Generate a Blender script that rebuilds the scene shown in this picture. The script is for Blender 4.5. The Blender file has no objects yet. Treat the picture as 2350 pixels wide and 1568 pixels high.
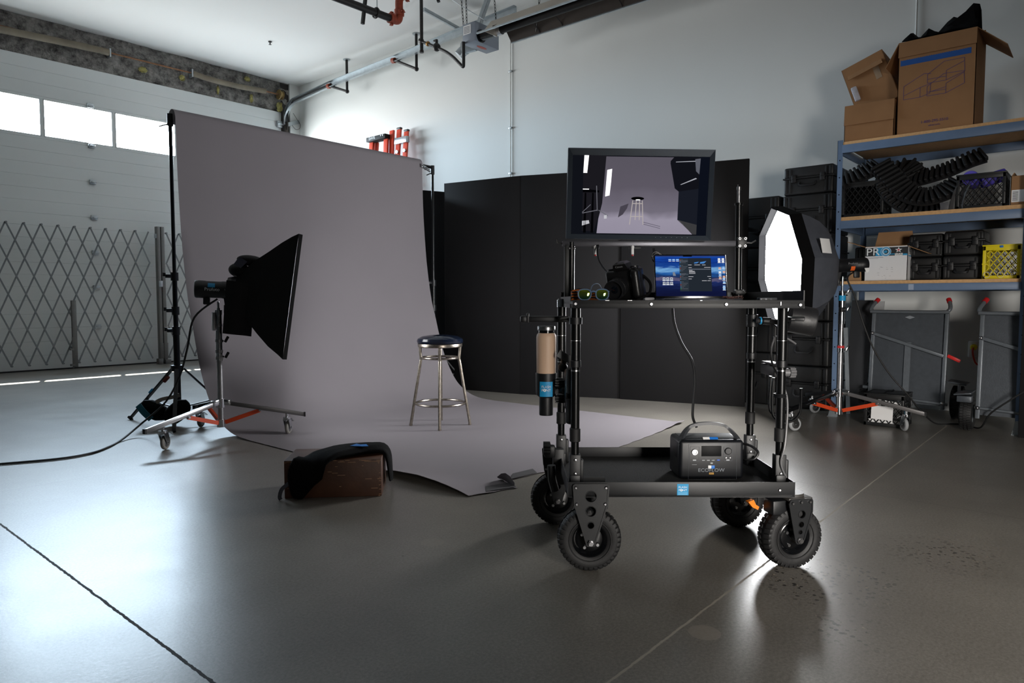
import bpy, bmesh, math, random
from mathutils import Vector as V, Matrix, Euler
PI=math.pi
random.seed(7)
COL=bpy.context.scene.collection
# ------------------------------------------------------------------ helpers
SKY=90; GROUND=.62; SUN=60; EXPO=0; OCTA=52; STRIP=10
FILL_W=60; FILL_AT=(.1,-2.5,1.0); DAIM=(5.6,1.8,-.6); DSPREAD=66
def lin(c):
    return tuple(((x/255)/12.92 if x/255<=.04045 else ((x/255+.055)/1.055)**2.4) for x in c)
MATS={}
def mat(name,rgb,rough=.5,metal=0.,noise=None,bump=None,spec=.5,coat=0.,emit=None,trans=0.):
    """rgb 0..255 sRGB. noise=(scale,amount,detail) varies value; bump=(scale,strength)."""
    if name in MATS: return MATS[name]
    m=bpy.data.materials.new(name); m.use_nodes=True
    nt=m.node_tree; b=nt.nodes['Principled BSDF']; L=nt.links.new
    c=lin(rgb)+(1,)
    b.inputs['Base Color'].default_value=c
    b.inputs['Roughness'].default_value=rough
    b.inputs['Metallic'].default_value=metal
    b.inputs['Specular IOR Level'].default_value=spec
    b.inputs['Coat Weight'].default_value=coat
    b.inputs['Transmission Weight'].default_value=trans
    tc=nt.nodes.new('ShaderNodeTexCoord')
    if noise:
        n=nt.nodes.new('ShaderNodeTexNoise'); n.inputs['Scale'].default_value=noise[0]
        n.inputs['Detail'].default_value=noise[2] if len(noise)>2 else 4
        L(tc.outputs['Object'],n.inputs['Vector'])
        mr=nt.nodes.new('ShaderNodeMapRange'); mr.inputs['From Min'].default_value=.25; mr.inputs['From Max'].default_value=.75
        mr.inputs['To Min'].default_value=1-noise[1]; mr.inputs['To Max'].default_value=1+noise[1]
        L(n.outputs['Fac'],mr.inputs['Value'])
        mx=nt.nodes.new('ShaderNodeMix'); mx.data_type='RGBA'; mx.blend_type='MULTIPLY'; mx.inputs['Factor'].default_value=1
        mx.inputs['A'].default_value=c
        L(mr.outputs['Result'],mx.inputs['B']); L(mx.outputs['Result'],b.inputs['Base Color'])
    if bump:
        n2=nt.nodes.new('ShaderNodeTexNoise'); n2.inputs['Scale'].default_value=bump[0]; n2.inputs['Detail'].default_value=5
        L(tc.outputs['Object'],n2.inputs['Vector'])
        bp=nt.nodes.new('ShaderNodeBump'); bp.inputs['Strength'].default_value=bump[1]; bp.inputs['Distance'].default_value=.01
        L(n2.outputs['Fac'],bp.inputs['Height']); L(bp.outputs['Normal'],b.inputs['Normal'])
    if emit:
        b.inputs['Emission Color'].default_value=lin(emit[0])+(1,); b.inputs['Emission Strength'].default_value=emit[1]
    MATS[name]=m; return m

def frame_of(d,up=V((0,0,1))):
    d=V(d).normalized()
    if abs(d.dot(up))>.97: up=V((0,1,0))
    x=up.cross(d).normalized(); y=d.cross(x)
    return x,y,d
class M:
    """collects shapes into one mesh"""
    def __init__(s): s.bm=bmesh.new()
    def _face(s,vs):
        try: s.bm.faces.new(vs)
        except ValueError: pass
    def add(s,pts,faces):
        vs=[s.bm.verts.new(p) for p in pts]
        for f in faces: s._face([vs[i] for i in f])
        return s
    def box(s,c,d,rot=None,bev=0,seg=2):
        t=bmesh.new(); bmesh.ops.create_cube(t,size=1)
        for v in t.verts: v.co=V((v.co.x*d[0],v.co.y*d[1],v.co.z*d[2]))
        if bev>0: bmesh.ops.bevel(t,geom=list(t.edges),offset=min(bev,min(d)*.49),segments=seg,affect='EDGES',profile=.5)
        R=Matrix.Identity(4)
        if rot is not None: R=(rot if isinstance(rot,Matrix) else Euler(rot).to_matrix()).to_4x4()
        T=Matrix.Translation(V(c))@R
        t.verts.index_update()
        s.add([T@v.co for v in t.verts],[[v.index for v in f.verts] for f in t.faces]); t.free(); return s
    def bx(s,x0,x1,y0,y1,z0,z1,bev=0,seg=2):
        return s.box(((x0+x1)/2,(y0+y1)/2,(z0+z1)/2),(abs(x1-x0),abs(y1-y0),abs(z1-z0)),None,bev,seg)
    def bar(s,p0,p1,w,h,up=V((0,0,1)),bev=0):
        p0,p1=V(p0),V(p1); x,y,z=frame_of(p1-p0,V(up))
        return s.box((p0+p1)/2,(w,h,(p1-p0).length),Matrix((x,y,z)).transposed(),bev)
    def loft(s,rings,cap=True,closed=False):
        n=len(rings[0]); vs=[[s.bm.verts.new(p) for p in r] for r in rings]
        N=len(rings)
        for i in range(N if closed else N-1):
            a,b=vs[i],vs[(i+1)%N]
            for j in range(n): s._face([a[j],a[(j+1)%n],b[(j+1)%n],b[j]])
        if cap and not closed: s._face(list(reversed(vs[0]))); s._face(vs[-1])
        return s
    def cyl(s,p0,p1,r,r2=None,n=20,cap=True):
        p0,p1=V(p0),V(p1); x,y,z=frame_of(p1-p0); r2=r if r2 is None else r2
        R=lambda p,q:[p+(x*math.cos(a)+y*math.sin(a))*q for a in [2*PI*k/n for k in range(n)]]
        return s.loft([R(p0,r),R(p1,r2)],cap)
    def lathe(s,prof,o=(0,0,0),ax=(0,0,1),n=28,cap=True):
        """prof: (radius, height) along the axis"""
        o=V(o); x,y,z=frame_of(ax)
        rings=[[o+z*h+(x*math.cos(a)+y*math.sin(a))*max(r,1e-4) for a in [2*PI*k/n for k in range(n)]] for r,h in prof]
        return s.loft(rings,cap)
    def tube(s,pts,r,n=8,smooth=0,closed=False):
        pts=[V(p) for p in pts]
        if smooth: pts=spline(pts,smooth)
        rings=[]; px=None
        for i,p in enumerate(pts):
            a=pts[max(i-1,0)]; b=pts[min(i+1,len(pts)-1)]
            if closed: a=pts[i-1]; b=pts[(i+1)%len(pts)]
            d=(b-a).normalized()
            if px is None: x,y,_=frame_of(d)
            else:
                x=(px-d*px.dot(d)); x.normalize(); y=d.cross(x)
            px=x
            rr=r(i/(len(pts)-1)) if callable(r) else r
            rings.append([p+(x*math.cos(t)+y*math.sin(t))*rr for t in [2*PI*k/n for k in range(n)]])
        return s.loft(rings,True,closed)
    def strip(s,pts,w,h,smooth=0,up=(0,0,1)):
        """rectangular section swept along pts"""
        pts=[V(p) for p in pts]
        if smooth: pts=spline(pts,smooth)
        rings=[]
        for i,p in enumerate(pts):
            d=(pts[min(i+1,len(pts)-1)]-pts[max(i-1,0)]).normalized()
            y=V(up)-d*V(up).dot(d)
            if y.length<1e-3: y=V((0,1,0))-d*d.y
            y.normalize(); x=y.cross(d)
            rings.append([p+x*(w/2*a)+y*(h/2*b) for a,b in ((-1,-1),(1,-1),(1,1),(-1,1))])
        return s.loft(rings)
    def prism(s,poly,vec):
        vec=V(vec); a=[V(p) for p in poly]
        return s.loft([a,[p+vec for p in a]])
    def torus(s,c,ax,R,r,n=32,k=10):
        c=V(c); x,y,z=frame_of(ax)
        return s.tube([c+(x*math.cos(2*PI*i/n)+y*math.sin(2*PI*i/n))*R for i in range(n)],r,k,0,True)
    def ball(s,c,r,n=14,sc=(1,1,1)):
        prof=[(math.sin(PI*i/n),-math.cos(PI*i/n)) for i in range(n+1)]
        c=V(c)
        rings=[[c+V((R*math.cos(a)*r*sc[0],R*math.sin(a)*r*sc[1],h*r*sc[2])) for a in [2*PI*k/(n+4) for k in range(n+4)]] for R,h in prof[1:-1]]
        return s.loft(rings)
    def sheet(s,grid,t):
        """grid of points given a thickness t (solid, along -normal)"""
        R=len(grid); C=len(grid[0]); g=[[V(p) for p in r] for r in grid]
        def nrm(i,j):
            a=g[min(i+1,R-1)][j]-g[max(i-1,0)][j]; b=g[i][min(j+1,C-1)]-g[i][max(j-1,0)]
            return a.cross(b).normalized()
        lo=[[g[i][j]-nrm(i,j)*t for j in range(C)] for i in range(R)]
        A=[[s.bm.verts.new(p) for p in r] for r in g]; B=[[s.bm.verts.new(p) for p in r] for r in lo]
        for i in range(R-1):
            for j in range(C-1):
                s._face([A[i][j],A[i+1][j],A[i+1][j+1],A[i][j+1]]); s._face([B[i][j],B[i][j+1],B[i+1][j+1],B[i+1][j]])
        for i in range(R-1):
            s._face([A[i][0],B[i][0],B[i+1][0],A[i+1][0]]); s._face([A[i][-1],A[i+1][-1],B[i+1][-1],B[i][-1]])
        for j in range(C-1):
            s._face([A[0][j],A[0][j+1],B[0][j+1],B[0][j]]); s._face([A[-1][j],B[-1][j],B[-1][j+1],A[-1][j+1]])
        return s
    def xf(s,T):
        for v in s.bm.verts: v.co=T@v.co
        return s
    def build(s,name,material,parent=None,sharp=35,loc=None,rot=None,label=None):
        bmesh.ops.recalc_face_normals(s.bm,faces=list(s.bm.faces))
        me=bpy.data.meshes.new(name); s.bm.to_mesh(me); s.bm.free()
        me.materials.append(material)
        for p in me.polygons: p.use_smooth=True
        me.set_sharp_from_angle(angle=math.radians(sharp))
        o=bpy.data.objects.new(name,me); COL.objects.link(o)
        if parent: o.parent=parent
        if loc: o.location=loc
        if rot: o.rotation_euler=rot
        if label: o['label']=label
        return o
def spline(pts,k):
    out=[]; n=len(pts)
    for i in range(n-1):
        p0=pts[max(i-1,0)]; p1=pts[i]; p2=pts[i+1]; p3=pts[min(i+2,n-1)]
        for j in range(k):
            t=j/k
            out.append(.5*((2*p1)+(p2-p0)*t+(2*p0-5*p1+4*p2-p3)*t*t+(3*p1-p0-3*p2+p3)*t**3))
    out.append(pts[-1]); return out
def tag(o,label,cat,group=None,kind=None):
    o['label']=label; o['category']=cat
    if group: o['group']=group
    if kind: o['kind']=kind
    return o
def thing(name,label,cat,loc=(0,0,0),rz=0,group=None,rot=None):
    o=bpy.data.objects.new(name,None); COL.objects.link(o); o.empty_display_size=.1
    o.location=loc; o.rotation_euler=rot if rot else (0,0,rz)
    return tag(o,label,cat,group)
def part(name,parent,loc=(0,0,0),rot=(0,0,0)):
    o=bpy.data.objects.new(name,None); COL.objects.link(o); o.empty_display_size=.05
    o.parent=parent; o.location=loc; o.rotation_euler=rot; return o
def struct(name,m,material,parent=None,**k):
    o=m.build(name,material,parent,**k); o['kind']='structure'; return o
def text(name,body,material,parent,loc,rot,size,ext=.0004,align='CENTER',sx=1.0):
    cu=bpy.data.curves.new(name,'FONT'); cu.body=body; cu.size=size; cu.extrude=ext; cu.align_x=align; cu.align_y='CENTER'; cu.resolution_u=3
    tmp=bpy.data.objects.new(name,cu); COL.objects.link(tmp)
    dg=bpy.context.evaluated_depsgraph_get(); dg.update()
    me=bpy.data.meshes.new_from_object(tmp.evaluated_get(dg)); bpy.data.objects.remove(tmp); bpy.data.curves.remove(cu)
    me.materials.clear(); me.materials.append(material)
    o=bpy.data.objects.new(name,me); COL.objects.link(o); o.parent=parent; o.location=loc; o.rotation_euler=rot; o.scale=(sx,1,1); return o
FRONT=(PI/2,0,0)          # text / panels facing local -Y
# ------------------------------------------------------------------ camera
YAW=0.7100317; PITCH=0.0591882; F_PX=1600.08
cam=bpy.data.cameras.new('camera'); cam.sensor_width=36; cam.lens=F_PX/2350*36; cam.clip_start=.05; cam.clip_end=300
co=bpy.data.objects.new('camera',cam); COL.objects.link(co)
co.location=(0,0,1.06); co.rotation_euler=(PI/2-PITCH,0,YAW-PI/2)
bpy.context.scene.camera=co
TH=YAW-PI/2
Rh=V((math.sin(YAW),-math.cos(YAW),0)); Fh=V((math.cos(YAW),math.sin(YAW),0))
def RF(a,b,z=0):          # a metres to the right of, b metres ahead of the photographer, on the floor plan
    p=Rh*a+Fh*b; return V((p.x,p.y,z))
# ------------------------------------------------------------------ materials
K_black=mat('black_powder_coat',(13,15,18),.48,0,(30,.15))
K_gloss=mat('black_gloss',(9,10,12),.16)
K_tube=mat('black_anodised_tube',(12,13,14),.3,.3)
K_rubber=mat('rubber',(20,20,21),.62,0,(20,.2),(60,.1))
K_plastic=mat('black_plastic',(17,18,21),.45)
K_case=mat('case_plastic',(14,15,17),.5,0,(40,.15),(150,.05))
K_fabric=mat('black_fabric',(8,8,9),.85,0,(14,.25),(120,.25),.12)
K_softbox=mat('softbox_cloth',(13,13,15),.62,0,(9,.2),(14,.35),.35)
K_octa=mat('octabox_cloth',(72,75,83),.62,0,(9,.15),(16,.35),.35)
K_flat=mat('black_foam_board',(12,11,13),.72,0,(3,.12),None,.3)
K_edge=mat('foam_board_edge',(70,70,72),.8)
K_chrome=mat('chrome',(205,208,212),.14,1.)
K_steel=mat('brushed_steel',(170,170,172),.3,1.,(40,.1))
K_worn=mat('worn_nickel',(150,142,132),.32,1.,(45,.35))
K_galv=mat('galvanised_steel',(175,182,186),.38,.85,(12,.12))
K_gate=mat('gate_steel',(128,132,134),.45,.6,(20,.1))
K_white=mat('white_plastic',(228,228,228),.5)
K_paper=mat('thunder_grey_paper',(125,120,124),.82,0,(1.2,.03),None,.2)
K_card=mat('cardboard',(150,112,78),.85,0,(5,.08),(200,.05),.2)
K_cardin=mat('cardboard_inner',(160,124,90),.9,0,(5,.08),None,.2)
K_wood=mat('shelf_particle_board',(202,160,112),.8,0,(60,.12))
K_blue=mat('blue_grey_enamel',(96,118,148),.42,0,(9,.06))
K_orange=mat('orange_red_enamel',(196,64,22),.42)
K_fibre=mat('orange_fibreglass',(206,58,18),.45)
K_sticker=mat('sticker_blue',(28,150,205),.5)
K_ink=mat('sticker_white_ink',(235,240,242),.6)
K_box=mat('apple_box_brown',(76,46,29),.55,0,(9,.28),(40,.1))
K_wall=mat('white_wall_paint',(226,228,226),.75,0,(.7,.02),(60,.03),.25)
K_ceil=mat('white_ceiling_paint',(232,233,232),.85,0,(.5,.02),None,.2)
K_door=mat('white_door_enamel',(212,216,215),.5,0,(1.5,.02),None,.4)
K_grey=mat('cart_grey_hammered',(72,77,83),.42,.3,(30,.1),(90,.1))
K_greyl=mat('cart_grey_tube',(104,110,116),.38,.3,(30,.1))
K_red=mat('red_rubber_grip',(190,28,34),.5)
K_yellow=mat('yellow_crate',(232,212,20),.45)
K_sand=mat('sand_powder_coat',(218,184,156),.48)
K_rust=mat('red_oxide_fitting',(140,58,34),.6,0,(30,.3))
K_iron=mat('black_iron_pipe',(34,32,32),.5,.3,(25,.3))
# insulation
def insulation():
    m=bpy.data.materials.new('sprayed_insulation'); m.use_nodes=True; nt=m.node_tree; L=nt.links.new; b=nt.nodes['Principled BSDF']
    tc=nt.nodes.new('ShaderNodeTexCoord'); n=nt.nodes.new('ShaderNodeTexNoise'); n.inputs['Scale'].default_value=5.5; n.inputs['Detail'].default_value=12; n.inputs['Roughness'].default_value=.78
    L(tc.outputs['Object'],n.inputs['Vector'])
    r=nt.nodes.new('ShaderNodeValToRGB'); r.color_ramp.elements[0].position=.36; r.color_ramp.elements[0].color=lin((26,25,24))+(1,)
    r.color_ramp.elements[1].position=.66; r.color_ramp.elements[1].color=lin((156,153,148))+(1,)
    L(n.outputs['Fac'],r.inputs['Fac']); L(r.outputs['Color'],b.inputs['Base Color']); b.inputs['Roughness'].default_value=.95
    n2=nt.nodes.new('ShaderNodeTexNoise'); n2.inputs['Scale'].default_value=26; n2.inputs['Detail'].default_value=8; L(tc.outputs['Object'],n2.inputs['Vector'])
    bp=nt.nodes.new('ShaderNodeBump'); bp.inputs['Strength'].default_value=.9; bp.inputs['Distance'].default_value=.03
    L(n2.outputs['Fac'],bp.inputs['Height']); L(bp.outputs['Normal'],b.inputs['Normal']); return m
K_insul=insulation()
def concrete():
    m=bpy.data.materials.new('polished_concrete'); m.use_nodes=True; nt=m.node_tree; L=nt.links.new; b=nt.nodes['Principled BSDF']
    N=nt.nodes.new
    tc=N('ShaderNodeTexCoord'); obj=tc.outputs['Object']
    def noise(s,d,r=.6,vec=obj):
        n=N('ShaderNodeTexNoise'); n.inputs['Scale'].default_value=s; n.inputs['Detail'].default_value=d; n.inputs['Roughness'].default_value=r; L(vec,n.inputs['Vector']); return n.outputs['Fac']
    def ramp(f,*st):
        r=N('ShaderNodeValToRGB'); e=r.color_ramp.elements
        while len(e)<len(st): e.new(.5)
        for x,(p,c) in zip(e,st): x.position=p; x.color=lin(c)+(1,)
        L(f,r.inputs['Fac']); return r.outputs['Color']
    def mth(op,a,b_=None,c=None,clamp=False):
        n=N('ShaderNodeMath'); n.operation=op; n.use_clamp=clamp
        for i,v in enumerate((a,b_,c)):
            if v is None: continue
            if isinstance(v,(int,float)): n.inputs[i].default_value=v
            else: L(v,n.inputs[i])
        return n.outputs[0]
    def mix(f,a,b_,mode='MIX'):
        n=N('ShaderNodeMix'); n.data_type='RGBA'; n.blend_type=mode
        if isinstance(f,(int,float)): n.inputs['Factor'].default_value=f
        else: L(f,n.inputs['Factor'])
        for k,v in (('A',a),('B',b_)):
            if isinstance(v,tuple): n.inputs[k].default_value=lin(v)+(1,)
            else: L(v,n.inputs[k])
        return n.outputs['Result']
    base=ramp(noise(.9,9,.62),(.3,(116,112,106)),(.52,(132,128,121)),(.72,(148,144,136)))
    fine=ramp(noise(95,4,.8),(.3,(150,147,142)),(.7,(255,255,255)))
    col=mix(.75,base,fine,'MULTIPLY')
    # exposed aggregate patches
    vo=N('ShaderNodeTexVoronoi'); vo.inputs['Scale'].default_value=42; L(obj,vo.inputs['Vector'])
    peb=mth('LESS_THAN',vo.outputs['Distance'],.34)
    sep=N('ShaderNodeSeparateXYZ'); L(obj,sep.inputs[0]); X,Y=sep.outputs[0],sep.outputs[1]
    def blob(cx,cy,r,edge):
        d=mth('SQRT',mth('ADD',mth('POWER',mth('SUBTRACT',X,cx),2),mth('POWER',mth('SUBTRACT',Y,cy),2)))
        return mth('DIVIDE',mth('SUBTRACT',r,d),edge,None,True)
    zone=mth('MAXIMUM',mth('MAXIMUM',mth('MAXIMUM',blob(2.72,.80,.30,.15),blob(2.85,.72,.2,.1)),blob(2.36,.60,.17,.14)),blob(3.35,.5,.3,.3))
    pn=mth('GREATER_THAN',noise(9,3),.43)
    pm=mth('MULTIPLY',mth('MULTIPLY',peb,pn),zone)
    pcol=ramp(noise(55,1),(.35,(38,38,38)),(.55,(66,62,58)),(.7,(160,150,134)))
    col=mix(pm,col,pcol)
    # two round patches of filler
    for cx,cy in ((2.045,.947),(2.048,2.219)):
        col=mix(mth('MULTIPLY',mth('GREATER_THAN',blob(cx,cy,.056,.01),.5),.55 if cy<1 else .3),col,(140,132,122))
    # saw cuts: along Y at X=.882 (dark, ragged), along X at Y=1.02 (light) and Y=4.62 (thin dark)
    wob=mth('MULTIPLY',mth('SUBTRACT',noise(30,3),.5),.012)
    def line(ax,c,w): return mth('LESS_THAN',mth('ABSOLUTE',mth('ADD',mth('SUBTRACT',ax,c),wob)),w)
    def seg(ax,a,b_): return mth('MULTIPLY',mth('GREATER_THAN',ax,a),mth('LESS_THAN',ax,b_))
    l1=line(X,.882,.0052); l2=line(Y,1.02,.0045); l3=line(Y,4.627,.0018); l4=line(X,4.14,.0022); l5=line(X,7.45,.004)
    col=mix(mth('MULTIPLY',l2,.8),col,(150,144,132)); col=mix(l1,col,(22,22,24)); col=mix(mth('MULTIPLY',mth('MAXIMUM',l3,l4),.7),col,(58,56,54))
    # scuffs and grit
    ms=N('ShaderNodeMapping'); ms.inputs['Scale'].default_value=(30,90,1); ms.inputs['Rotation'].default_value=(0,0,.5); L(obj,ms.inputs['Vector'])
    scuff=mth('MULTIPLY',mth('SUBTRACT',noise(1.0,6,.7,ms.outputs[0]),.58),6,None,True)
    col=mix(mth('MULTIPLY',scuff,.10),col,(70,68,66))
    vg=N('ShaderNodeTexVoronoi'); vg.inputs['Scale'].default_value=4.5; L(obj,vg.inputs['Vector'])
    grit=mth('LESS_THAN',vg.outputs['Distance'],.022); col=mix(mth('MULTIPLY',grit,.8),col,(36,36,36))
    L(col,b.inputs['Base Color'])
    rr=N('ShaderNodeMapRange'); rr.inputs['From Min'].default_value=.3; rr.inputs['From Max'].default_value=.72; rr.inputs['To Min'].default_value=.295; rr.inputs['To Max'].default_value=.345
    L(noise(2.3,8,.7),rr.inputs['Value'])
    r2=mth('ADD',rr.outputs['Result'],mth('MULTIPLY',mth('MAXIMUM',mth('MULTIPLY',scuff,.2),pm),.12)); r3=mth('MAXIMUM',r2,mth('MULTIPLY',mth('MAXIMUM',l1,l2),.8))
    L(r3,b.inputs['Roughness']); b.inputs['Specular IOR Level'].default_value=.5
    bp=N('ShaderNodeBump'); bp.inputs['Strength'].default_value=.1; bp.inputs['Distance'].default_value=.004
    L(noise(60,5,.6),bp.inputs['Height']); L(bp.outputs['Normal'],b.inputs['Normal'])
    return m
K_floor=concrete()
def emitter(name,rgb,s):
    m=bpy.data.materials.new(name); m.use_nodes=True; nt=m.node_tree; nt.nodes.clear()
    e=nt.nodes.new('ShaderNodeEmission'); e.inputs['Color'].default_value=lin(rgb)+(1,); e.inputs['Strength'].default_value=s
    o=nt.nodes.new('ShaderNodeOutputMaterial'); nt.links.new(e.outputs[0],o.inputs[0]); return m
def pane_mat():
    m=bpy.data.materials.new('clear_window_pane'); m.use_nodes=True; nt=m.node_tree; nt.nodes.clear(); N=nt.nodes.new
    t=N('ShaderNodeBsdfTransparent'); t.inputs[0].default_value=(.97,.98,.985,1); g=N('ShaderNodeBsdfGlossy'); g.inputs['Roughness'].default_value=.05
    x=N('ShaderNodeMixShader'); x.inputs[0].default_value=.04; o=N('ShaderNodeOutputMaterial')
    nt.links.new(t.outputs[0],x.inputs[1]); nt.links.new(g.outputs[0],x.inputs[2]); nt.links.new(x.outputs[0],o.inputs[0]); return m
K_pane=pane_mat()
# ------------------------------------------------------------------ room shell
XW,YD,ZC=7.78,12.18,5.21; XL,YN=-4.5,-5.5
struct('floor',M().bx(XL-.2,XW+.2,YN-.2,YD+1.2,-.1,0),K_floor)
struct('ceiling',M().bx(XL-.2,XW+.2,YN-.2,YD+.4,ZC,ZC+.2),K_ceil)
struct('wall_right',M().bx(XW,XW+.2,YN-.2,YD+.4,-.1,ZC+.1),K_wall)
K_wall2=mat('grey_wall_paint',(74,73,71),.8,0,(.7,.05),None,.2)
struct('wall_near',M().bx(XL-.2,XW+.2,YN-.2,YN,-.1,ZC+.1),K_wall2)
struct('wall_back',M().bx(XL-.2,XL,YN,YD+.4,-.1,ZC+.1),K_wall2)
DX0,DX1,DZ=1.25,7.40,4.642
struct('wall_left',M().bx(XL,DX0-.05,YD,YD+.25,0,ZC).bx(DX1+.17,XW,YD-.04,YD+.25,0,ZC).bx(DX0-.05,DX1+.17,YD+.1,YD+.25,DZ,ZC),K_wall)
# bare sprayed insulation above the door head
g=[]
for i in range(70):
    x=DX0-.05+(DX1+.17-DX0+.05)*i/69
    g.append([V((x,YD+.10-.07-(.02*random.random()+.03*math.sin(x*3.1+j)**2)*(j>1),DZ-.004+(ZC-DZ)*j/9)) for j in range(10)])
ins=M().sheet(g,.04).build('insulation',K_insul,sharp=60); tag(ins,'grey sprayed insulation left bare above the overhead door','insulation',kind='stuff')
tuft=mat('yellow_glass_wool',(150,143,88),.95,0,(20,.4),(60,.6))
for k,(x,z,w,h,lab) in enumerate(((4.88,4.81,.13,.09,'orange-yellow glass wool tuft poking out below the thin shaft'),(5.51,4.83,.09,.10,'yellow glass wool tuft under the left end of the short spring tube'),(6.70,5.09,.12,.08,'yellow glass wool tuft near the ceiling above the short spring tube'),(6.14,4.77,.05,.15,'narrow yellow glass wool strip hanging below middle of short spring tube'),(6.77,4.76,.07,.15,'yellow glass wool tuft below the right end of the short spring tube'),(7.34,4.72,.12,.18,'yellow glass wool tuft in the corner beside the cable drum'))):
    m=M(); m.ball((0,0,0),.5,10,(w,.03,h))
    for v in m.bm.verts: v.co+=V((random.uniform(-.1,.1)*w,random.uniform(-.02,.005),random.uniform(-.1,.1)*h))
    o=m.build('glass_wool_tuft',tuft,loc=(x,YD-.045,z)); tag(o,lab,'insulation tuft','glass wool tufts over the door')
# overhead door: eight sections, each of three shallow ribs
joints=[.02,.643,1.26,1.805,2.353,2.904,3.462,4.08,DZ]
door=bpy.data.objects.new('door_1',None); COL.objects.link(door); door['kind']='structure'; door['label']='white sectional overhead door with a row of windows near its top'
WX=[(1.495+.985*k,1.495+.985*k+.945) for k in range(1,6)]
for k in range(8):
    z0,z1=joints[k],joints[k+1]; m=M()
    if k==6:
        m.bx(DX0,DX1,YD,YD+.05,z0,3.50,.004); m.bx(DX0,DX1,YD,YD+.05,4.045,z1,.004)
        xs=[DX0]+[v for w in WX for v in w]+[DX1]
        for a,b_ in zip(xs[0::2],xs[1::2]): m.bx(a,b_,YD,YD+.05,3.498,4.047,.003)
    else:
        n=3
        for j in range(n): m.bx(DX0,DX1,YD,YD+.05,z0+(z1-z0)*j/n,z0+(z1-z0)*(j+1)/n,.005)
    m.build('door_section',K_door,door,12)
M().bx(DX0,DX1,YD+.002,YD+.045,0,.024).build('bottom_seal',K_rubber,door)
for z in joints[1:-1]:
    M().bx(-.045,.045,-.028,0,-.035,.035,.004).bx(-.025,.025,-.04,-.02,-.012,.012,.003).cyl((-.05,-.02,0),(.05,-.02,0),.011,n=10).build('hinge',K_galv,door,loc=(4.095,YD,z))
M().bx(-.05,.05,-.06,0,-.06,.06,.004).cyl((-.04,-.05,.01),(.12,-.05,.01),.02,n=12).build('roller_bracket',K_galv,door,loc=(7.34,YD,4.40))
for k,(a,b_) in enumerate(WX):
    w=struct('window_%d'%(k+1),M().bx(a,b_,YD+.028,YD+.032,3.498,4.047),K_pane)
    m=M(); f=.012
    m.bx(a,b_,YD-.004,YD+.03,3.498,3.498+f).bx(a,b_,YD-.004,YD+.03,4.047-f,4.047).bx(a,a+f,YD-.004,YD+.03,3.498,4.047).bx(b_-f,b_,YD-.004,YD+.03,3.498,4.047)
    m.build('window_frame',K_door,w)
struct('trim_1',M().bx(DX1,DX1+.17,YD+.0,YD+.1,0,ZC-.02),mat('dark_jamb_strip',(40,36,34),.8))  # dark strip between the door edge and the wall
# ------------------------------------------------------------------ light
W=bpy.data.worlds.new('daylight'); bpy.context.scene.world=W; W.use_nodes=True
nt=W.node_tree; bg=nt.nodes['Background']; bg.inputs['Strength'].default_value=SKY
tc=nt.nodes.new('ShaderNodeTexCoord'); sx=nt.nodes.new('ShaderNodeSeparateXYZ'); nt.links.new(tc.outputs['Generated'],sx.inputs[0])
rp=nt.nodes.new('ShaderNodeValToRGB'); e=rp.color_ramp.elements
mr=nt.nodes.new('ShaderNodeMapRange'); mr.inputs['From Min'].default_value=-1; mr.inputs['From Max'].default_value=1; nt.links.new(sx.outputs[2],mr.inputs['Value'])
e[0].position=0; e[0].color=(.05,.05,.05,1); e[1].position=1; e[1].color=(.62,.80,1,1)
for p_,c_ in ((.30,(.22,.23,.23,1)),(.47,(GROUND,GROUND,GROUND,1)),(.53,(.72,.87,1.0,1))):
    q=e.new(p_); q.color=c_
nt.links.new(mr.outputs['Result'],rp.inputs['Fac']); nt.links.new(rp.outputs['Color'],bg.inputs['Color'])
def lamp(name,kind,loc,**k):
    l=bpy.data.lights.new(name,kind); o=bpy.data.objects.new(name,l); COL.objects.link(o); o.location=loc
    for a,v in k.items():
        if a=='rot': o.rotation_euler=v
        elif a=='aim': o.rotation_euler=(V(v)-V(loc)).to_track_quat('-Z','Y').to_euler()
        elif a=='portal': l.cycles.is_portal=v
        else: setattr(l,a,v)
    return o
lamp('window_portal','AREA',((WX[0][0]+WX[-1][1])/2,YD+.06,3.772),rot=(-PI/2,0,0),shape='RECTANGLE',size=WX[-1][1]-WX[0][0],size_y=.56,energy=1,portal=True)
s=lamp('sun','SUN',(3,14,9),energy=SUN,angle=.009,color=(1,.97,.92)); s.rotation_euler=V((-.57,-1.62,-3.77)).to_track_quat('-Z','Y').to_euler()
lamp('rear_fill','AREA',FILL_AT,aim=DAIM,shape='RECTANGLE',size=1.0,size_y=1.5,energy=FILL_W,color=(1,.95,.89),spread=math.radians(DSPREAD))  # lamp added behind right of the camera as fill; no doorway is modelled
vs=bpy.context.scene.view_settings; vs.view_transform='Standard'; vs.look='None'; vs.exposure=EXPO; vs.gamma=1; vs.use_curve_mapping=False
bpy.context.scene.cycles.use_denoising=True
bpy.context.scene.cycles.max_bounces=10; bpy.context.scene.cycles.diffuse_bounces=6; bpy.context.scene.cycles.glossy_bounces=5
bpy.context.scene.cycles.caustics_reflective=False; bpy.context.scene.cycles.sample_clamp_indirect=6
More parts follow.
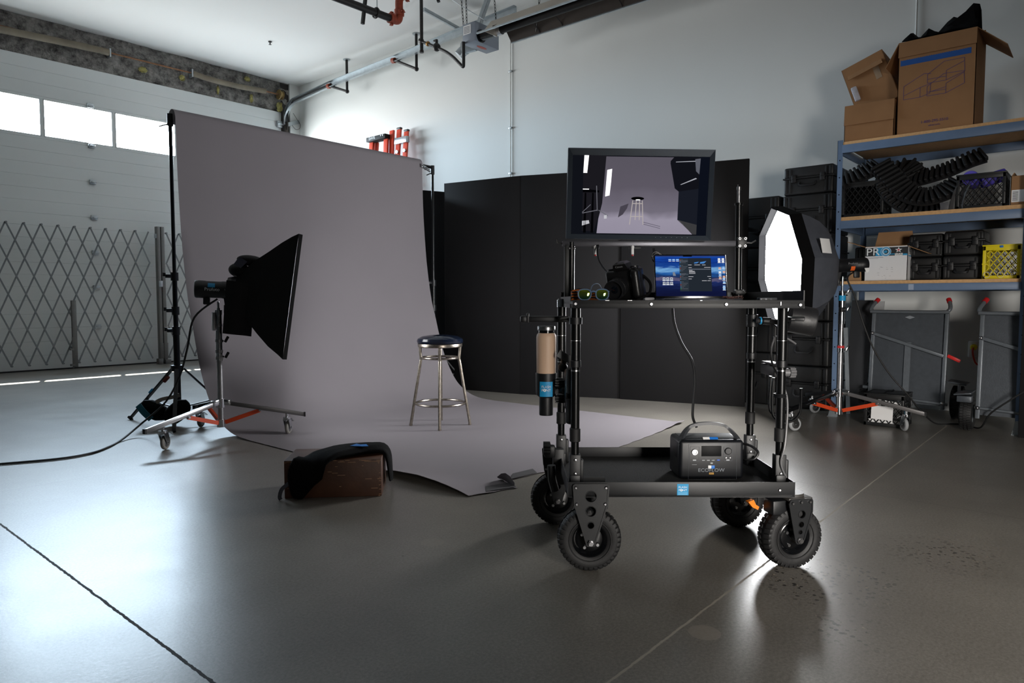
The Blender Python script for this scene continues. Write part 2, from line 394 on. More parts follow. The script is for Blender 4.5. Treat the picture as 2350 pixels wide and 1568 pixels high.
# ------------------------------------------------------------------ door spring shaft, track, pipes, heater
SY,SZ=YD-.09,4.94
t=thing('spring_shaft','rusty torsion shaft with two long tan spring tubes and a drum above the overhead door','door spring',(0,0,0))
M().cyl((DX0,SY,SZ),(7.42,SY,SZ),.013,n=10).build('shaft',mat('rusty_shaft',(120,84,58),.6,.4,(20,.3)),t)
K_spring=mat('tan_spring_tube',(112,103,88),.65,.1,(4,.3),(40,.15))
m=M().tube([(1.4,SY,SZ+.02),(2.6,SY-.01,SZ-.06),(3.4,SY-.01,SZ-.03),(4.1,SY,SZ-.0),(4.36,SY,SZ)],.052,12,5); m.build('spring_tube',K_spring,t)
m=M().tube([(5.68,SY,SZ),(6.0,SY-.01,SZ-.035),(6.5,SY-.01,SZ-.035),(7.03,SY,SZ)],.047,12,5); m.build('spring_tube',K_spring,t)
M().lathe([(.03,0),(.09,.0),(.095,.012),(.06,.02),(.06,.07),(.085,.08),(.03,.085)],(7.3,SY,SZ),(1,0,0)).build('cable_drum',mat('brass_drum',(150,128,84),.5,.4,(20,.3)),t)
for x in (4.37,5.66): M().bx(x-.012,x+.012,SY-.04,SY+.1,SZ-.07,SZ+.06,.004).build('bearing_plate',K_galv,t)
TX=7.45
t=thing('door_track','galvanised door track bending from the jamb and running along the white wall','door track',(TX,YD-.08,0))
def chan(m,pts,w,h,th=.006):       # C channel, open towards -X
    for dx,dz,ww,hh in ((0,h/2,w,th),(0,-h/2,w,th),(w/2,0,th,h)):
        out=[]
        for i,p in enumerate(pts):
            p=V(p); d=(V(pts[min(i+1,len(pts)-1)])-V(pts[max(i-1,0)])).normalized(); n=V((0,-d.z,d.y)); n=-n if n.z<0 else n
            if abs(d.z)>.9: n=V((0,1,0))
            out.append(p+V((dx,0,0))+n*dz)
        m.strip(out,ww,hh,0,(0,.02,1) if True else None)
    return m
o=(TX,YD-.08)
trk=[(0,-.02,4.45)]+[(0,-.02-.36*(1-math.cos(a)),4.45+.34*math.sin(a)) for a in [PI/2*k/10 for k in range(1,11)]]
trk=trk+[(0,10.685-o[1],4.862),(0,8.62-o[1],4.925),(0,7.55-o[1],4.975),(0,6.325-o[1],5.02)]
M().strip([(0,-.02,0),(0,-.02,4.45)],.05,.06,0,(0,1,0)).build('vertical_track',mat('dark_track_rail',(58,50,44),.5,.4),t)
m=M(); m.strip(trk,.008,.10); mm=[V(p)+V((-.03,0,.045)) for p in trk]; m.strip(mm,.055,.008); mm=[V(p)+V((-.03,0,-.05)) for p in trk]; m.strip(mm,.055,.008)
m.build('horizontal_track',K_galv,t)
M().strip([(-.012,-.06,4.3),(-.012,-.1,4.6),(-.012,-.22,4.76),(-.012,-.42,4.82),(-.012,-1.49,4.875)],.012,.03,4).build('cable_cover',K_iron,t)
M().bar((-.0,-.02,4.4),(.30,.02,4.52),.03,.07).build('flag_bracket',K_galv,t)
for y,z in ((-.18,4.83),(-3.5,4.985)): pass
def track_hanger(lab,Yv,Yt,zt):
    t=thing('pipe_hanger',lab,'pipe hanger',(TX,Yv,0),group='bent pipe hangers holding the door track')
    M().tube([(.02,0,ZC),(.02,0,4.72),(.02,0,4.66)],.022,10).build('drop_pipe',K_iron,t)
    M().cyl((.02,0,ZC-.012),(.02,0,ZC),.06).build('ceiling_flange',K_galv,t)
    M().ball((.02,0,4.67),.036,10).build('elbow',K_iron,t)
    M().tube([(.02,0,4.67),(-.03,Yt-Yv,zt-.03)],.022,10).build('arm_pipe',K_iron,t)
    M().cyl((-.03,Yt-Yv-.005,zt-.03),(-.03,Yt-Yv+.06,zt-.024),.042).build('flange',K_rust,t)
track_hanger('dark pipe hanger with red flange on the track, nearer the overhead door',10.185,10.62,4.865)
track_hanger('dark pipe hanger holding the track close to the gas pipe',8.39,8.85,4.92)
def px_strut(name,lab,a,b,w,h):
    o=M().bar(a,b,w,h,(1,0,0)).bar(V(a)+V((.0,.0,.004)),V(b)+V((0,0,.004)),w*.6,h*1.2,(1,0,0)).build(name,K_galv); tag(o,lab,'metal strut','galvanised struts near the heater')
px_strut('channel_strut','wide slanting galvanised channel strut from heater box up to ceiling',(6.95,6.62,4.62),(7.12,6.50,ZC),.09,.03)
px_strut('channel_strut','short galvanised strut running from ceiling to the door track left of heater',(6.75,7.42,5.10),(7.46,7.45,5.05),.05,.03)
# sprinkler run
t=thing('sprinkler_pipe','black sprinkler pipe with red fittings stepping up near the ceiling','pipe',(0,0,0))
M().cyl((3.5,7.06,4.6),(5.86,7.02,4.6),.045).build('pipe',K_iron,t)
M().cyl((5.98,6.9,4.9),(6.02,4.5,4.9),.045).build('pipe',K_iron,t)
def coupling(p,d,r=.062,w=.07):
    d=V(d).normalized(); p=V(p); m=M().lathe([(r*.8,-w/2),(r,-w/2),(r,w/2),(r*.8,w/2)],p,d)
    x,y,_=frame_of(d)
    for s in (-1,1): m.box(p+y*s*r*1.12,(.03,.03,.03)); m.cyl(p+y*s*r*1.12-x*.035,p+y*s*r*1.12+x*.035,.008,n=8)
    m.build('coupling',K_rust,t)
coupling((5.84,7.02,4.6),(1,0,0)); coupling((5.95,7.0,4.70),(0,0,1)); coupling((5.98,6.88,4.9),(0,1,0))
M().tube([(5.84,7.02,4.6),(5.92,7.02,4.6),(5.95,7.01,4.63),(5.95,7.0,4.72)],.05,12,4).build('elbow',K_rust,t)
M().tube([(5.95,7.0,4.72),(5.95,7.0,4.84),(5.96,6.98,4.89),(5.98,6.86,4.9)],.05,12,4).build('elbow',K_rust,t)
M().bar((5.42,7.06,4.42),(5.46,7.0,4.98),.035,.035).build('sway_brace',K_iron,t)
M().bar((6.02,6.35,4.68),(5.98,6.42,5.0),.035,.035).build('sway_brace',K_iron,t)
M().torus((5.6,7.03,4.6),(1,0,0),.058,.012,20,8).build('pipe_clamp',K_iron,t)
M().cyl((5.62,7.03,4.66),(5.62,7.03,ZC),.006,n=8).torus((5.62,7.03,4.62),(0,1,0),.05,.006,16,6).build('hanger_rod',K_galv,t)
t=thing('fire_sprinkler','small dark sprinkler head on the white ceiling','sprinkler',(6.16,10.42,ZC))
M().cyl((0,0,-.012),(0,0,0),.028).build('escutcheon',K_iron,t); M().cyl((0,0,-.04),(0,0,-.01),.009,n=10).lathe([(.008,-.042),(.022,-.046),(.022,-.05)],(0,0,0)).build('head',K_iron,t)
# gas line
t=thing('gas_pipe','dark gas pipe dropping from ceiling with valve and hose to the heater','pipe',(6.65,7.36,0))
M().cyl((0,0,ZC),(0,0,4.5),.024,n=12).cyl((0,0,4.5),(0,0,4.47),.03,n=12).build('drop_pipe',mat('spotted_black_pipe',(40,38,37),.5,.2,(40,.6)),t)
M().tube([(0,0,4.62),(0,-.16,4.545),(0,-.38,4.43)],.02,10).cyl((0,-.01,4.625),(0,.03,4.64),.034,n=12).build('branch_pipe',K_iron,t)
M().ball((0,-.13,4.56),.034,10).build('union',mat('brass_union',(150,112,60),.4,.6),t)
M().ball((0,-.30,4.475),.055,12).cyl((0,-.30,4.475),(0,-.30,4.56),.02).box((0,-.28,4.57),(.03,.07,.02),None,.006).build('gas_valve',K_iron,t)
M().tube([(0,-.38,4.43),(0,-.5,4.36),(0,-.62,4.27),(0,-.74,4.16),(0,-.80,4.11),(-.005,-.815,4.16),(-.01,-.82,4.30),(-.01,-.82,4.42)],.021,10,4).build('hose',K_rubber,t)
# tube heater
t=thing('tube_heater','grey burner box with long dark tube and reflector hung from ceiling','heater',(6.88,6.47,4.4))
K_hbox=mat('heater_box_grey',(134,142,154),.45,.1,(10,.04))
M().bx(-.22,.24,-.12,.11,0,.25,.006).build('burner_box',K_hbox,t)
M().bx(-.226,-.220,-.045,.09,.11,.225).build('rating_label',K_white,t)
m=M();
for j in range(5): m.bx(-.2275,-.226,-.03,.075,.125+j*.018,.132+j*.018)
m.build('label_print',mat('label_grey_ink',(120,120,124),.8),t)
m=M(); m.prism([(.02+.09*math.cos(a),-.01+.028*math.sin(a),-.003) for a in [2*PI*k/24 for k in range(24)]],(0,0,.003)); m.build('logo_badge',mat('faded_red_print',(176,84,72),.6),t)
M().cyl((-.115,-.12,.08),(-.115,-.135,.08),.082).cyl((-.115,-.13,.08),(-.115,-.36,.08),.062).build('flange',K_gloss,t)
for k in range(8): pass
M().lathe([(.06,0),(.064,.005),(.064,.12),(.06,.125)],(-.115,-.36,.08),(0,-1,0)).build('tube_collar',K_steel,t)
M().cyl((-.115,-.44,.08),(-.115,-7.5,.08),.052).build('burner_tube',mat('dark_heater_tube',(30,27,26),.5,.5,(6,.3)),t)
K_refl=mat('aluminium_reflector',(186,178,166),.45,.7,(3,.12))
prof=[(-.38,0),(-.37,.015),(-.24,.16),(.01,.16),(.14,.015),(.15,0)]
grid=[[V((x,y,z)) for x,z in prof] for y in (-.42,-2.2,-4,-7.4)]
M().sheet(grid,.004).build('reflector',K_refl,t)
M().sheet([[V((x*.985-.0017,y,z-.004)) for x,z in prof] for y in (-.421,-2.2,-4,-7.39)],.002).build('reflector_liner',mat('dark_reflector_inside',(58,50,44),.5,.4,(3,.2)),t)  # separate inner sheet, coloured darker than the outside of the reflector
M().prism([(-.38,-.42,0),(-.24,-.42,.16),(-.20,-.42,.10),(-.12,-.42,.0)],(0,.006,0)).build('reflector_end',K_refl,t)
for x in (-.38,.15): M().bx(x-.012,x+.012,-7.4,-.30 if x<0 else -.42,-.008,.008).build('reflector_lip',K_galv,t)
for y in (-.9,-1.25,-2.1,-3): M().tube([(.15,y,.0),(.09,y,.045),(-.06,y,.11)],.006,6).tube([(-.17,y,.12),(-.28,y,.06),(-.38,y,.01)],.006,6).build('reflector_clip',K_iron,t)
M().lathe([(.075,0),(.08,.02),(.08,.16),(.09,.17),(.09,.2)],(.04,.11,.07),(-.1,1,0)).build('fan_housing',K_galv,t)
M().tube([(.05,.30,.07),(.03,.36,.03),(.0,.40,-.02)],.07,12,4).build('air_elbow',K_galv,t)
def chain(p0,p1):
    p0,p1=V(p0),V(p1); L=(p1-p0).length; n=int(L/.042); m=M()
    for i in range(n):
        c=p0+(p1-p0)*((i+.5)/n); d=(p1-p0).normalized(); x,y,_=frame_of(d); s=x if i%2 else y
        m.tube([c+d*(.026*math.cos(a))+s*(.011*math.sin(a)) for a in [2*PI*k/8 for k in range(8)]],.0035,5,0,True)
    return m
for a,b in (((-.21,.10,.25),(-.21,.16,.81)),((-.21,.04,.25),(-.19,.08,.81)),((.22,-.1,.25),(.2,-.06,.81)),((-.11,-1.08,.16),(-.11,-1.1,.81))): chain(a,b).build('chain',K_iron,t)
M().tube([(-.36,-.55,.03),(-.11,-1.08,.2),(.12,-.85,.03)],.005,6).build('chain_bridle',K_iron,t)
M().cyl((-.1,-.2,.26),(-.35,.55,.81),.006,n=6).build('stay_wire',K_galv,t)
# conduits on the long wall
for Y,z0,lab in ((6.70,0,'thin white conduit running down the wall behind the black flats'),(1.535,2.3,'white conduit on the wall above the cardboard boxes')):
    t=thing('wall_conduit',lab,'conduit',(XW-.02,Y,z0)); M().cyl((0,0,0),(0,0,ZC-z0),.009,n=10).build('pipe',mat('white_conduit',(222,224,222),.6),t)
    for z in (1.2,2.9,3.55,4.35):
        if z>z0: M().bx(-.014,.018,-.03,.03,z-z0-.012,z-z0+.012,.003).build('clip',K_galv,t)
t=thing('loose_wire','thin dark wire loop dangling beside the bent door track','wire',(7.55,YD-.1,4.3)); M().tube([(.05,0,.35),(.13,0,.25),(.2,0,.16),(.18,0,.08),(.1,0,.05),(.02,0,.12)],.004,6,5).build('wire',K_plastic,t)
# ------------------------------------------------------------------ folding gates
def gate(lab,x0,n,xpost,side):
    t=thing('folding_gate',lab,'gate',(x0,12.0,0),group='scissor gates across the overhead door')
    P=.2172
    for k in range(-3,n):
        for s in (1,-1):
            a,b=(k*P,(k+4)*P); za,zb=(2.18,.10) if s>0 else (.10,2.18)
            lo,hi=0,n*P
            # clip to the gate's own length
            if b<=lo or a>=hi: continue
            A=V((a,-.012*s,za)); Bv=V((b,-.012*s,zb))
            if a<lo: A=A+(Bv-A)*((lo-a)/(b-a))
            if b>hi: Bv=A+(Bv-A)*((hi-A.x)/(Bv.x-A.x))
            M().bar(A,Bv,.02,.009,(0,1,0)).build('lattice_bar',K_gate,t)
    m=M()
    for k in range(n):
        m.cyl((k*P+(.005),-.03,2.175),(k*P+.005,.02,2.175),.014,n=8).cyl((k*P+.005,-.03,.105),(k*P+.005,.02,.105),.014,n=8)
    m.build('rivets',K_gate,t)
    return t
g1=gate('long grey scissor gate left of its tall post, across the white overhead door',1.15,17,5.0,1)
K_post=mat('gate_post_grey',(112,112,110),.5,.5,(15,.1))
M().bx(5.0-1.15-.055,5.0-1.15-.005,-.06,.03,.06,2.27,.004).build('post',K_post,g1)
M().bx(3.78,3.83,-.05,.02,2.08,2.15,.004).bx(3.80,3.86,-.075,-.03,1.28,1.38,.004).build('latch',K_galv,g1)
M().bx(3.70-1.15-.03,3.70-1.15+.03,-.06,.0,.04,1.055,.004).build('drop_post',K_post,g1)
m=M().cyl((2.515,-.05,.03),(2.515,-.05,.5),.01,n=8); m.bx(2.48,2.53,-.065,-.02,.30,.33).bx(2.48,2.54,-.065,-.02,.06,.09).build('drop_rod',K_post,g1)
g2=gate('short grey scissor gate right of the tall post, half hidden by the paper backdrop',5.11,9,5.05,-1)
M().bx(-.10,-.045,-.06,.03,.06,2.27,.004).build('post',K_post,g2)
M().bx(-.20,-.13,-.08,.02,0,.09,.004).bx(-.09,-.0,-.08,.02,.0,.07,.004).bx(-.13,-.03,-.05,-.02,.09,.35,.004).build('foot',K_post,g2)
# ------------------------------------------------------------------ backdrop and stand
BY=6.05; PX0,PX1=2.655,5.40
t=thing('paper_backdrop','grey seamless paper backdrop hanging from a crossbar and sweeping onto the floor','backdrop',(0,0,0))
prof=[(BY-.065,2.60),(BY-.07,2.4),(BY-.085,2.0),(BY-.13,1.5),(BY-.20,1.1),(BY-.27,.87),(BY-.37,.557),(BY-.47,.35),(BY-.60,.175),(BY-.75,.075),(BY-.92,.022),(BY-1.15,.006)]
prof=[(p.y,p.z) for p in spline([V((0,a,b)) for a,b in prof],4)]
prof+=[(y,.005) for y in (4.7,4.4,4.1,3.8,3.5,3.2,3.0,2.85)]
NX=56
def frontY(x):      # the cut front edge, wavy, with a torn corner
    K=((2.6,2.60),(2.75,2.565),(2.96,2.505),(3.02,2.655),(3.30,2.62),(3.43,2.59),(4.13,2.64),(5.6,2.77),(6,2.8))
    for (xa,ya),(xb,yb) in zip(K,K[1:]):
        if xa<=x<=xb: return ya+(yb-ya)*(x-xa)/(xb-xa)+.005*math.sin(x*31)
    return 2.6
grid=[]
for y,z in prof:
    grid.append([V((PX0+(PX1-PX0)*j/NX + (.10*max(0,(5.0-y)/2.4)*(j/NX) if y<5 else 0)+(.03*(j==0)*0),y+.0008*math.sin(j*.9)*(z>.3),z)) for j in range(NX+1)])
for s in (.35,.7,1.0):
    row=[]
    for j in range(NX+1):
        u=j/NX; x=PX0+(PX1-PX0)*u+.10*u; y=2.85+(frontY(x)-2.85)*s
        lift=.0
        lift+=.02*math.exp(-((x-5.4)/.3)**2)*s
        row.append(V((x,y,.005+lift)))
    grid.append(row)
# left floor edge lifts towards the corner
for row in grid:
    if row[0].y<3.5 and row[0].z<.2:
        for j in range(6): row[j].z+=.05*(1-j/6)**2*math.sin(PI*max(0,min(1,(3.5-row[j].y)/.95)))
for j in range(0,3): grid[-1][j].z=.008
M().sheet(grid,.0015).build('paper_sweep',K_paper,t,60)
M().cyl((PX0-.002,BY,2.60),(PX1+.01,BY,2.60),.062,n=28).build('paper_roll',K_paper,t)
M().cyl((PX0-.03,BY,2.60),(5.62,BY,2.60),.017,n=14).build('crossbar',K_gloss,t)
# flap of torn paper at the front edge
M().sheet([[V((3.04-.075*j/4-.045*math.sin(i*.5)*(1-.25*j),2.69-.16*j/4,.007+.06*(i/3)*math.sin(PI*(j+.6)/5.2))) for j in range(5)] for i in range(4)],.0015).build('torn_flap',K_paper,t)
K_gaff=mat('grey_gaffer_tape',(62,60,62),.7,0,(20,.1))
for lab,pts in (('strip of dark gaffer tape at the front left corner of the paper backdrop',[(2.772,2.572),(2.958,2.512),(3.005,2.60),(2.85,2.648)]),('strip of dark gaffer tape along the front edge of paper, right of the torn flap',[(3.07,2.645),(3.285,2.622),(3.345,2.705),(3.17,2.72)])):
    o=M().prism([(x,y,.0085) for x,y in pts],(0,0,.0012)).build('gaffer_tape',K_gaff); tag(o,lab,'tape','gaffer tape on the backdrop paper')
o=M().bx(-.03,.03,-.012,.012,-.008,.012,.004).cyl((-.03,0,.0),(.10,0,-.04),.009,n=10).cyl((-.03,.0,.02),(.09,0,-.02),.009,n=10).torus((.03,0,-.01),(1,0,0),.018,.005,14,6).build('spring_clamp',K_chrome,loc=(5.40,BY-.09,2.565)); tag(o,'silver spring clamp on the top right corner of the paper','clamp')
def light_stand(lab,x,y,feet,zcol,top,name='backdrop_stand'):
    t=thing(name,lab,'stand',(x,y,0),group='black stands holding the backdrop crossbar')
    r=.019
    for z0,z1,rr in ((.10,.80,.026),(.78,1.25,.020),(1.23,top-.06,.015)):
        M().cyl((0,0,z0),(0,0,z1),rr,n=16).build('tube',K_tube,t)
    for z in (.80,.97,1.26):
        M().cyl((0,0,z-.035),(0,0,z+.035),.031,n=16).bx(-.075,-.02,-.012,.012,z-.012,z+.018,.004).cyl((-.085,0,z+.0),(-.085,0,z+.03),.012,n=10).build('clamp_collar',K_plastic,t)
    M().cyl((0,0,top-.08),(0,0,top+.02),.024,n=14).cyl((0,0,top-.06),(-.09,0,top-.10),.006,n=8).build('top_mount',K_plastic,t)
    M().cyl((0,0,zcol-.02),(0,0,zcol+.03),.05,n=16).build('leg_collar',K_plastic,t)
    M().cyl((0,0,.10),(0,0,.17),.032,n=16).build('brace_collar',K_plastic,t)
    for fx,fy in feet:
        d=V((fx,fy,0)).normalized(); p0=d*.05+V((0,0,zcol)); p1=V((fx,fy,.012))
        M().bar(p0,p1,.03,.014).build('leg',K_plastic,t)
        M().cyl(p1-d*.02+V((0,0,-.012)),p1+d*.02+V((0,0,.012)),.013,n=10).build('rubber_foot',K_rubber,t)
        q=p0+(p1-p0)*.62; M().bar(d*.03+V((0,0,.14)),q,.02,.01).build('brace',K_plastic,t)
    return t
ls=light_stand('black tripod stand at the left end of the backdrop crossbar',PX0-.015,BY,[(-.19,.53),(-.20,-.37),(.48,-.08)],.475,2.60)
M().cyl((-.035,.1,.40),(-.052,.14,.36),.017,n=10).build('red_tape',mat('dark_red_tape',(120,44,30),.7),ls)
M().bar((-.093,.26,.285),(-.105,.30,.25),.033,.018).build('blue_tape',K_sticker,ls)
light_stand('black stand at the right end of the backdrop crossbar, before the black flats',5.62,BY,[(.0,.45),(.38,-.2),(-.38,-.2)],.475,2.60)
# sandbag on the stand's leg
t=thing('sandbag','black sandbag with teal band and grey handle hung low on the backdrop stand','sandbag',(2.53,6.02,0),TH+.15)
def bag(m,cx,cy,cz,w,d,h,lean):
    rings=[]
    for i in range(9):
        u=i/8; z=-h/2+h*u; k=math.sin(PI*min(.97,max(.06,u*.9+.05)))**.6
        rings.append([V((cx+lean*z+w/2*k*math.copysign(abs(math.cos(a))**.7,math.cos(a)),cy+d/2*k*math.copysign(abs(math.sin(a))**.8,math.sin(a)),cz+z)) for a in [2*PI*q/20 for q in range(20)]])
    return m.loft(rings)
bag(M(),-.10,0,.135,.22,.13,.17,-.5).build('bag_lobe',K_fabric,t)
bag(M(),.09,-.02,.12,.20,.13,.20,.4).build('bag_lobe',K_fabric,t)
m=M(); m.strip([(-.20,-.067,.19),(-.15,-.085,.13),(-.10,-.07,.07)],.05,.008,4,(0,-1,0)); m.build('teal_band',mat('teal_webbing',(20,92,110),.8),t)
m=M(); m.strip([(-.05,-.08,.215),(.0,-.09,.24),(.08,-.085,.255),(.13,-.07,.27)],.025,.03,4,(0,0,1)); m.build('handle',mat('grey_webbing',(146,138,128),.8),t)
# ------------------------------------------------------------------ rolling stands and softboxes
def caster(parent,x,y,zt,heading,col):
    c=part('caster',parent,(x,y,0),(0,0,heading))
    R=.055
    m=M().torus((0,.03,R),(1,0,0),R-.014,.0135,28,10); m.lathe([(.001,-.012),(R-.02,-.013),(R-.012,-.006),(R-.012,.006),(R-.02,.013),(.001,.012)],(0,.03,R),(1,0,0)); m.build('wheel_tyre',col,c)
    M().lathe([(.001,-.016),(.02,-.016),(.034,-.0135),(.034,.0135),(.02,.016),(.001,.016)],(0,.03,R),(1,0,0)).build('wheel_hub',K_steel,c)
    m=M()
    for s in (-1,1): m.prism([(s*.02,-.022,.125),(s*.02,.03,.125),(s*.02,.05,R+.012),(s*.02,.044,R-.014),(s*.02,.016,R-.012)],(s*.004,0,0))
    m.bx(-.024,.024,-.024,.032,.118,.127).cyl((-.028,.03,R),(.028,.03,R),.008,n=10); m.build('fork',K_chrome,c)
    M().cyl((0,0,.125),(0,0,.142),.028).cyl((0,0,.14),(0,0,zt),.012,n=12).build('swivel_stem',K_chrome,c)
    M().prism([(-.02,.05,.118),(.02,.05,.118),(.016,.115,.088),(-.016,.115,.088)],(0,0,.006)).build('brake_pedal',K_steel,c)
def rolling_stand(lab,x,y,legs,sections,tyre,legmats):
    t=thing('rolling_stand',lab,'light stand',(x,y,0),group='chrome rolling light stands')
    for k,(ang,r,hd) in enumerate(legs):
        d=V((math.cos(ang),math.sin(ang),0)); sd=V((-d.y,d.x,0))
        p0=d*.045+V((0,0,.275)); p1=d*(r+.13)+V((0,0,.158))
        M().bar(p0,p1,.024,.032,(0,0,1),.003).build('leg',legmats[k],t)
        M().bar(p1-d*.002,p1+d*.012,.027,.035,(0,0,1)).build('leg_cap',K_rubber,t)
        pm=p0+(p1-p0)*.42
        caster(t,d.x*r,d.y*r,p0.z+(p1.z-p0.z)*((r-.045)/(r+.085))-.016,hd,tyre)
        M().bar(d*.03+V((0,0,.125)),pm+V((0,0,-.02)),.02,.03,(0,0,1)).build('brace',K_orange,t)
        M().cyl(pm-sd*.022+V((0,0,-.02)),pm+sd*.022+V((0,0,-.02)),.009,n=8).build('brace_pin',K_chrome,t)
    M().cyl((0,0,.24),(0,0,.31),.032).build('upper_hub',K_chrome,t); M().cyl((0,0,.09),(0,0,.15),.03).build('lower_hub',K_chrome,t)
    for ang,_,_ in legs:
        d=V((math.cos(ang),math.sin(ang),0)); M().bar(d*.01+V((0,0,.285)),d*.075+V((0,0,.275)),.036,.045,(0,0,1),.004).build('leg_yoke',K_chrome,t)
    for z0,z1,r,mt in sections:
        M().cyl((0,0,z0),(0,0,z1),r,n=20).build('tube',mt,t)
    return t
def tkey(t,z,dx,dy,mt=None):
    M().cyl((0,0,z),(dx*.6,dy*.6,z),.007,n=8).box((dx,dy,z+.012),(.02,.012,.05),(0,.5,math.atan2(dy,dx)),.004).build('clamp_handle',mt or K_chrome,t)
S1=V((2.565,5.146,0))
t=rolling_stand('chrome rolling stand carrying the black softbox left of the grey paper',S1.x,S1.y,[(3.36,.49,-.9),(-.55,.48,-.9),(1.40,.58,-.9)],[(.10,.60,.021,K_steel),(.60,.95,.0245,K_chrome),(.95,.985,.027,K_chrome),(.985,1.0,.012,K_chrome),(1.0,1.05,.008,K_chrome)],mat('grey_caster_tyre',(128,124,118),.6),[K_steel,mat('grey_leg_steel',(110,108,108),.4,.6),K_gloss])
for z in (.61,.66,.74,.86): M().cyl((0,0,z),(0,0,z+.022),.0275,n=20).build('collar',K_steel,t)
for z in (.63,.75): tkey(t,z,.045,-.03,K_iron)
M().bx(-.045,-.015,-.015,.025,.83,.97,.006).build('clamp_block',K_steel,t)
def head_frame(o,phi,tilt):
    """matrix with local +X along the light's axis (phi from photographer-right towards ahead)"""
    ax=(Rh*math.cos(phi)+Fh*math.sin(phi))*math.cos(tilt)+V((0,0,-math.sin(tilt)))
    y=V((0,0,1)).cross(ax).normalized(); z=ax.cross(y)
    T=Matrix((ax,y,z)).transposed().to_4x4(); T.translation=V(o); return T
def flash_head(name,lab,T,L,r,sticker,back,face):
    """face: which side (+1/-1 in local y) carries the marks"""
    t=bpy.data.objects.new(name,None); COL.objects.link(t); t.matrix_world=T; tag(t,lab,'flash')
    M().lathe([(r*.8,0),(r,.006),(r,L*.26),(r*.96,L*.28),(r*.96,L*.72),(r,L*.74),(r,L*.97),(r*.85,L)],(0,0,0),(1,0,0)).build('housing',K_plastic,t)
    M().lathe([(r*.7,-.012),(r*.95,-.008),(r*1.02,.0),(r*1.02,.05),(r*.98,.055)],(0,0,0),(1,0,0)).build('rear_cap',back,t)
    M().prism([(L*.78,-.02,-r*.9),(L*.98,-.02,-r*.9),(L*.90,-.02,-r-.055),(L*.82,-.02,-r-.055)],(0,.04,0)).build('stand_bracket',K_plastic,t)
    M().bx(L*.80,L*.88,-.016,.016,-r-.095,-r-.05,.004).cyl((L*.84,0,-r-.11),(L*.84,0,-r-.05),.014,n=12).build('spigot_holder',K_plastic,t)
    M().bx(.05,.10,-.012,.012,-r-.05,-r+.01,.008).build('lock_lever',K_plastic,t)
    s0,s1,zz,mt=sticker
    yf=-(face)*r*.985
    m=M(); n=6
    arc=lambda a:(math.cos(a)*r*.985,math.sin(a)*r*.985)
    g=[[V((s0+(s1-s0)*i/3,-arc(zz[0]+(zz[1]-zz[0])*j/n)[0]*face*-1*-1,arc(zz[0]+(zz[1]-zz[0])*j/n)[1])) for j in range(n+1)] for i in range(4)]
    M().sheet(g,-.0015*face).build('sticker',mt,t)
    return t
H1=RF(-2.40,5.31,1.145); T1=head_frame(H1,math.radians(20),math.radians(2))
fh=flash_head('studio_flash','black flash head with blue sticker behind the softbox left of paper',T1,.25,.066,(.085,.135,(.25,.8),K_sticker),K_plastic,1)
text('brand_print','Profoto',K_ink,fh,(.115,-.0672,.0),FRONT,.034)
text('model_print','B10',mat('dim_ink',(120,122,126),.6),fh,(.215,-.0672,.0),FRONT,.02)
t=bpy.data.objects.new('softbox',None); COL.objects.link(t); t.matrix_world=head_frame(RF(-2.16,5.40,1.145),math.radians(20),math.radians(8)); tag(t,'black rectangular softbox seen from behind, pointing at the bar stool','softbox')
def rectring(x,w,h,n=10,sag=0):
    P=[]; cs=[(-w/2,-h/2),(w/2,-h/2),(w/2,h/2),(-w/2,h/2)]
    for k in range(4):
        a,b=cs[k],cs[(k+1)%4]
        for j in range(n):
            u=j/n; f=1-sag*math.sin(PI*u); P.append(V((x,(a[0]+(b[0]-a[0])*u)*f,(a[1]+(b[1]-a[1])*u)*f)))
    return P
rings=[]
for i,(x,w,h) in enumerate(((.02,.16,.20),(.07,.22,.32),(.14,.30,.47),(.22,.39,.63),(.31,.49,.79),(.38,.56,.895),(.42,.60,.955))):
    rr=rectring(x,w,h,10,.035 if 0<i<6 else .015)
    if 0<i<6:
        for p in rr: p.x+=.006*math.sin(p.z*37+p.y*21); p.y*=1+.02*math.sin(p.z*29+x*40)
    rings.append(rr)
m=M().loft(rings,False); m.loft([rectring(.42,.60,.955),rectring(.45,.595,.95),rectring(.45,.57,.925),rectring(.425,.565,.92)],False); m.build('shell',K_softbox,t,50)
M().sheet([[V((.43,-.28+.56*i/6,-.455+.91*j/8)) for j in range(9)] for i in range(7)],.004).build('diffuser',emitter('softbox_light',(250,252,255),STRIP),t)
M().lathe([(.05,-.05),(.085,-.04),(.10,0),(.10,.03),(.08,.04)],(0,0,0),(1,0,0)).build('speed_ring',K_plastic,t)
m=M(); m.sheet([[V((-.04+.20*i/6+.02*(j/6),-.14-.02*math.sin(i),.06-.40*j/6)) for j in range(7)] for i in range(7)],.01); m.build('rear_flap',K_softbox,t,60)
M().ball((.11,-.06,.235),.1,12,(1.05,.8,.42)).ball((.035,-.03,.15),.08,12,(1.0,1.1,.7)).build('top_flap',K_softbox,t,60)
M().prism([(-.01,-.145,.185),(.045,-.145,.165),(.085,-.145,.22),(.025,-.145,.25)],(0,.004,0)).build('shiny_tag',mat('clear_vinyl_tag',(92,94,108),.15,.3),t)
# power lead of the left light
o=M().tube([H1+V((.13,-.07,-.075)),RF(-2.40,5.27,.93),RF(-2.45,5.25,.70),RF(-2.53,5.28,.48),RF(-2.68,5.35,.27),RF(-2.92,5.45,.09),(2.03,5.62,.012),(1.86,5.42,.008),(1.70,5.29,.008),(1.50,5.27,.008),(1.2,5.39,.008),(.85,5.55,.008)],.0075,8,6).build('power_lead',K_rubber); tag(o,'black power lead running from the left flash head across the floor to the left','cable')
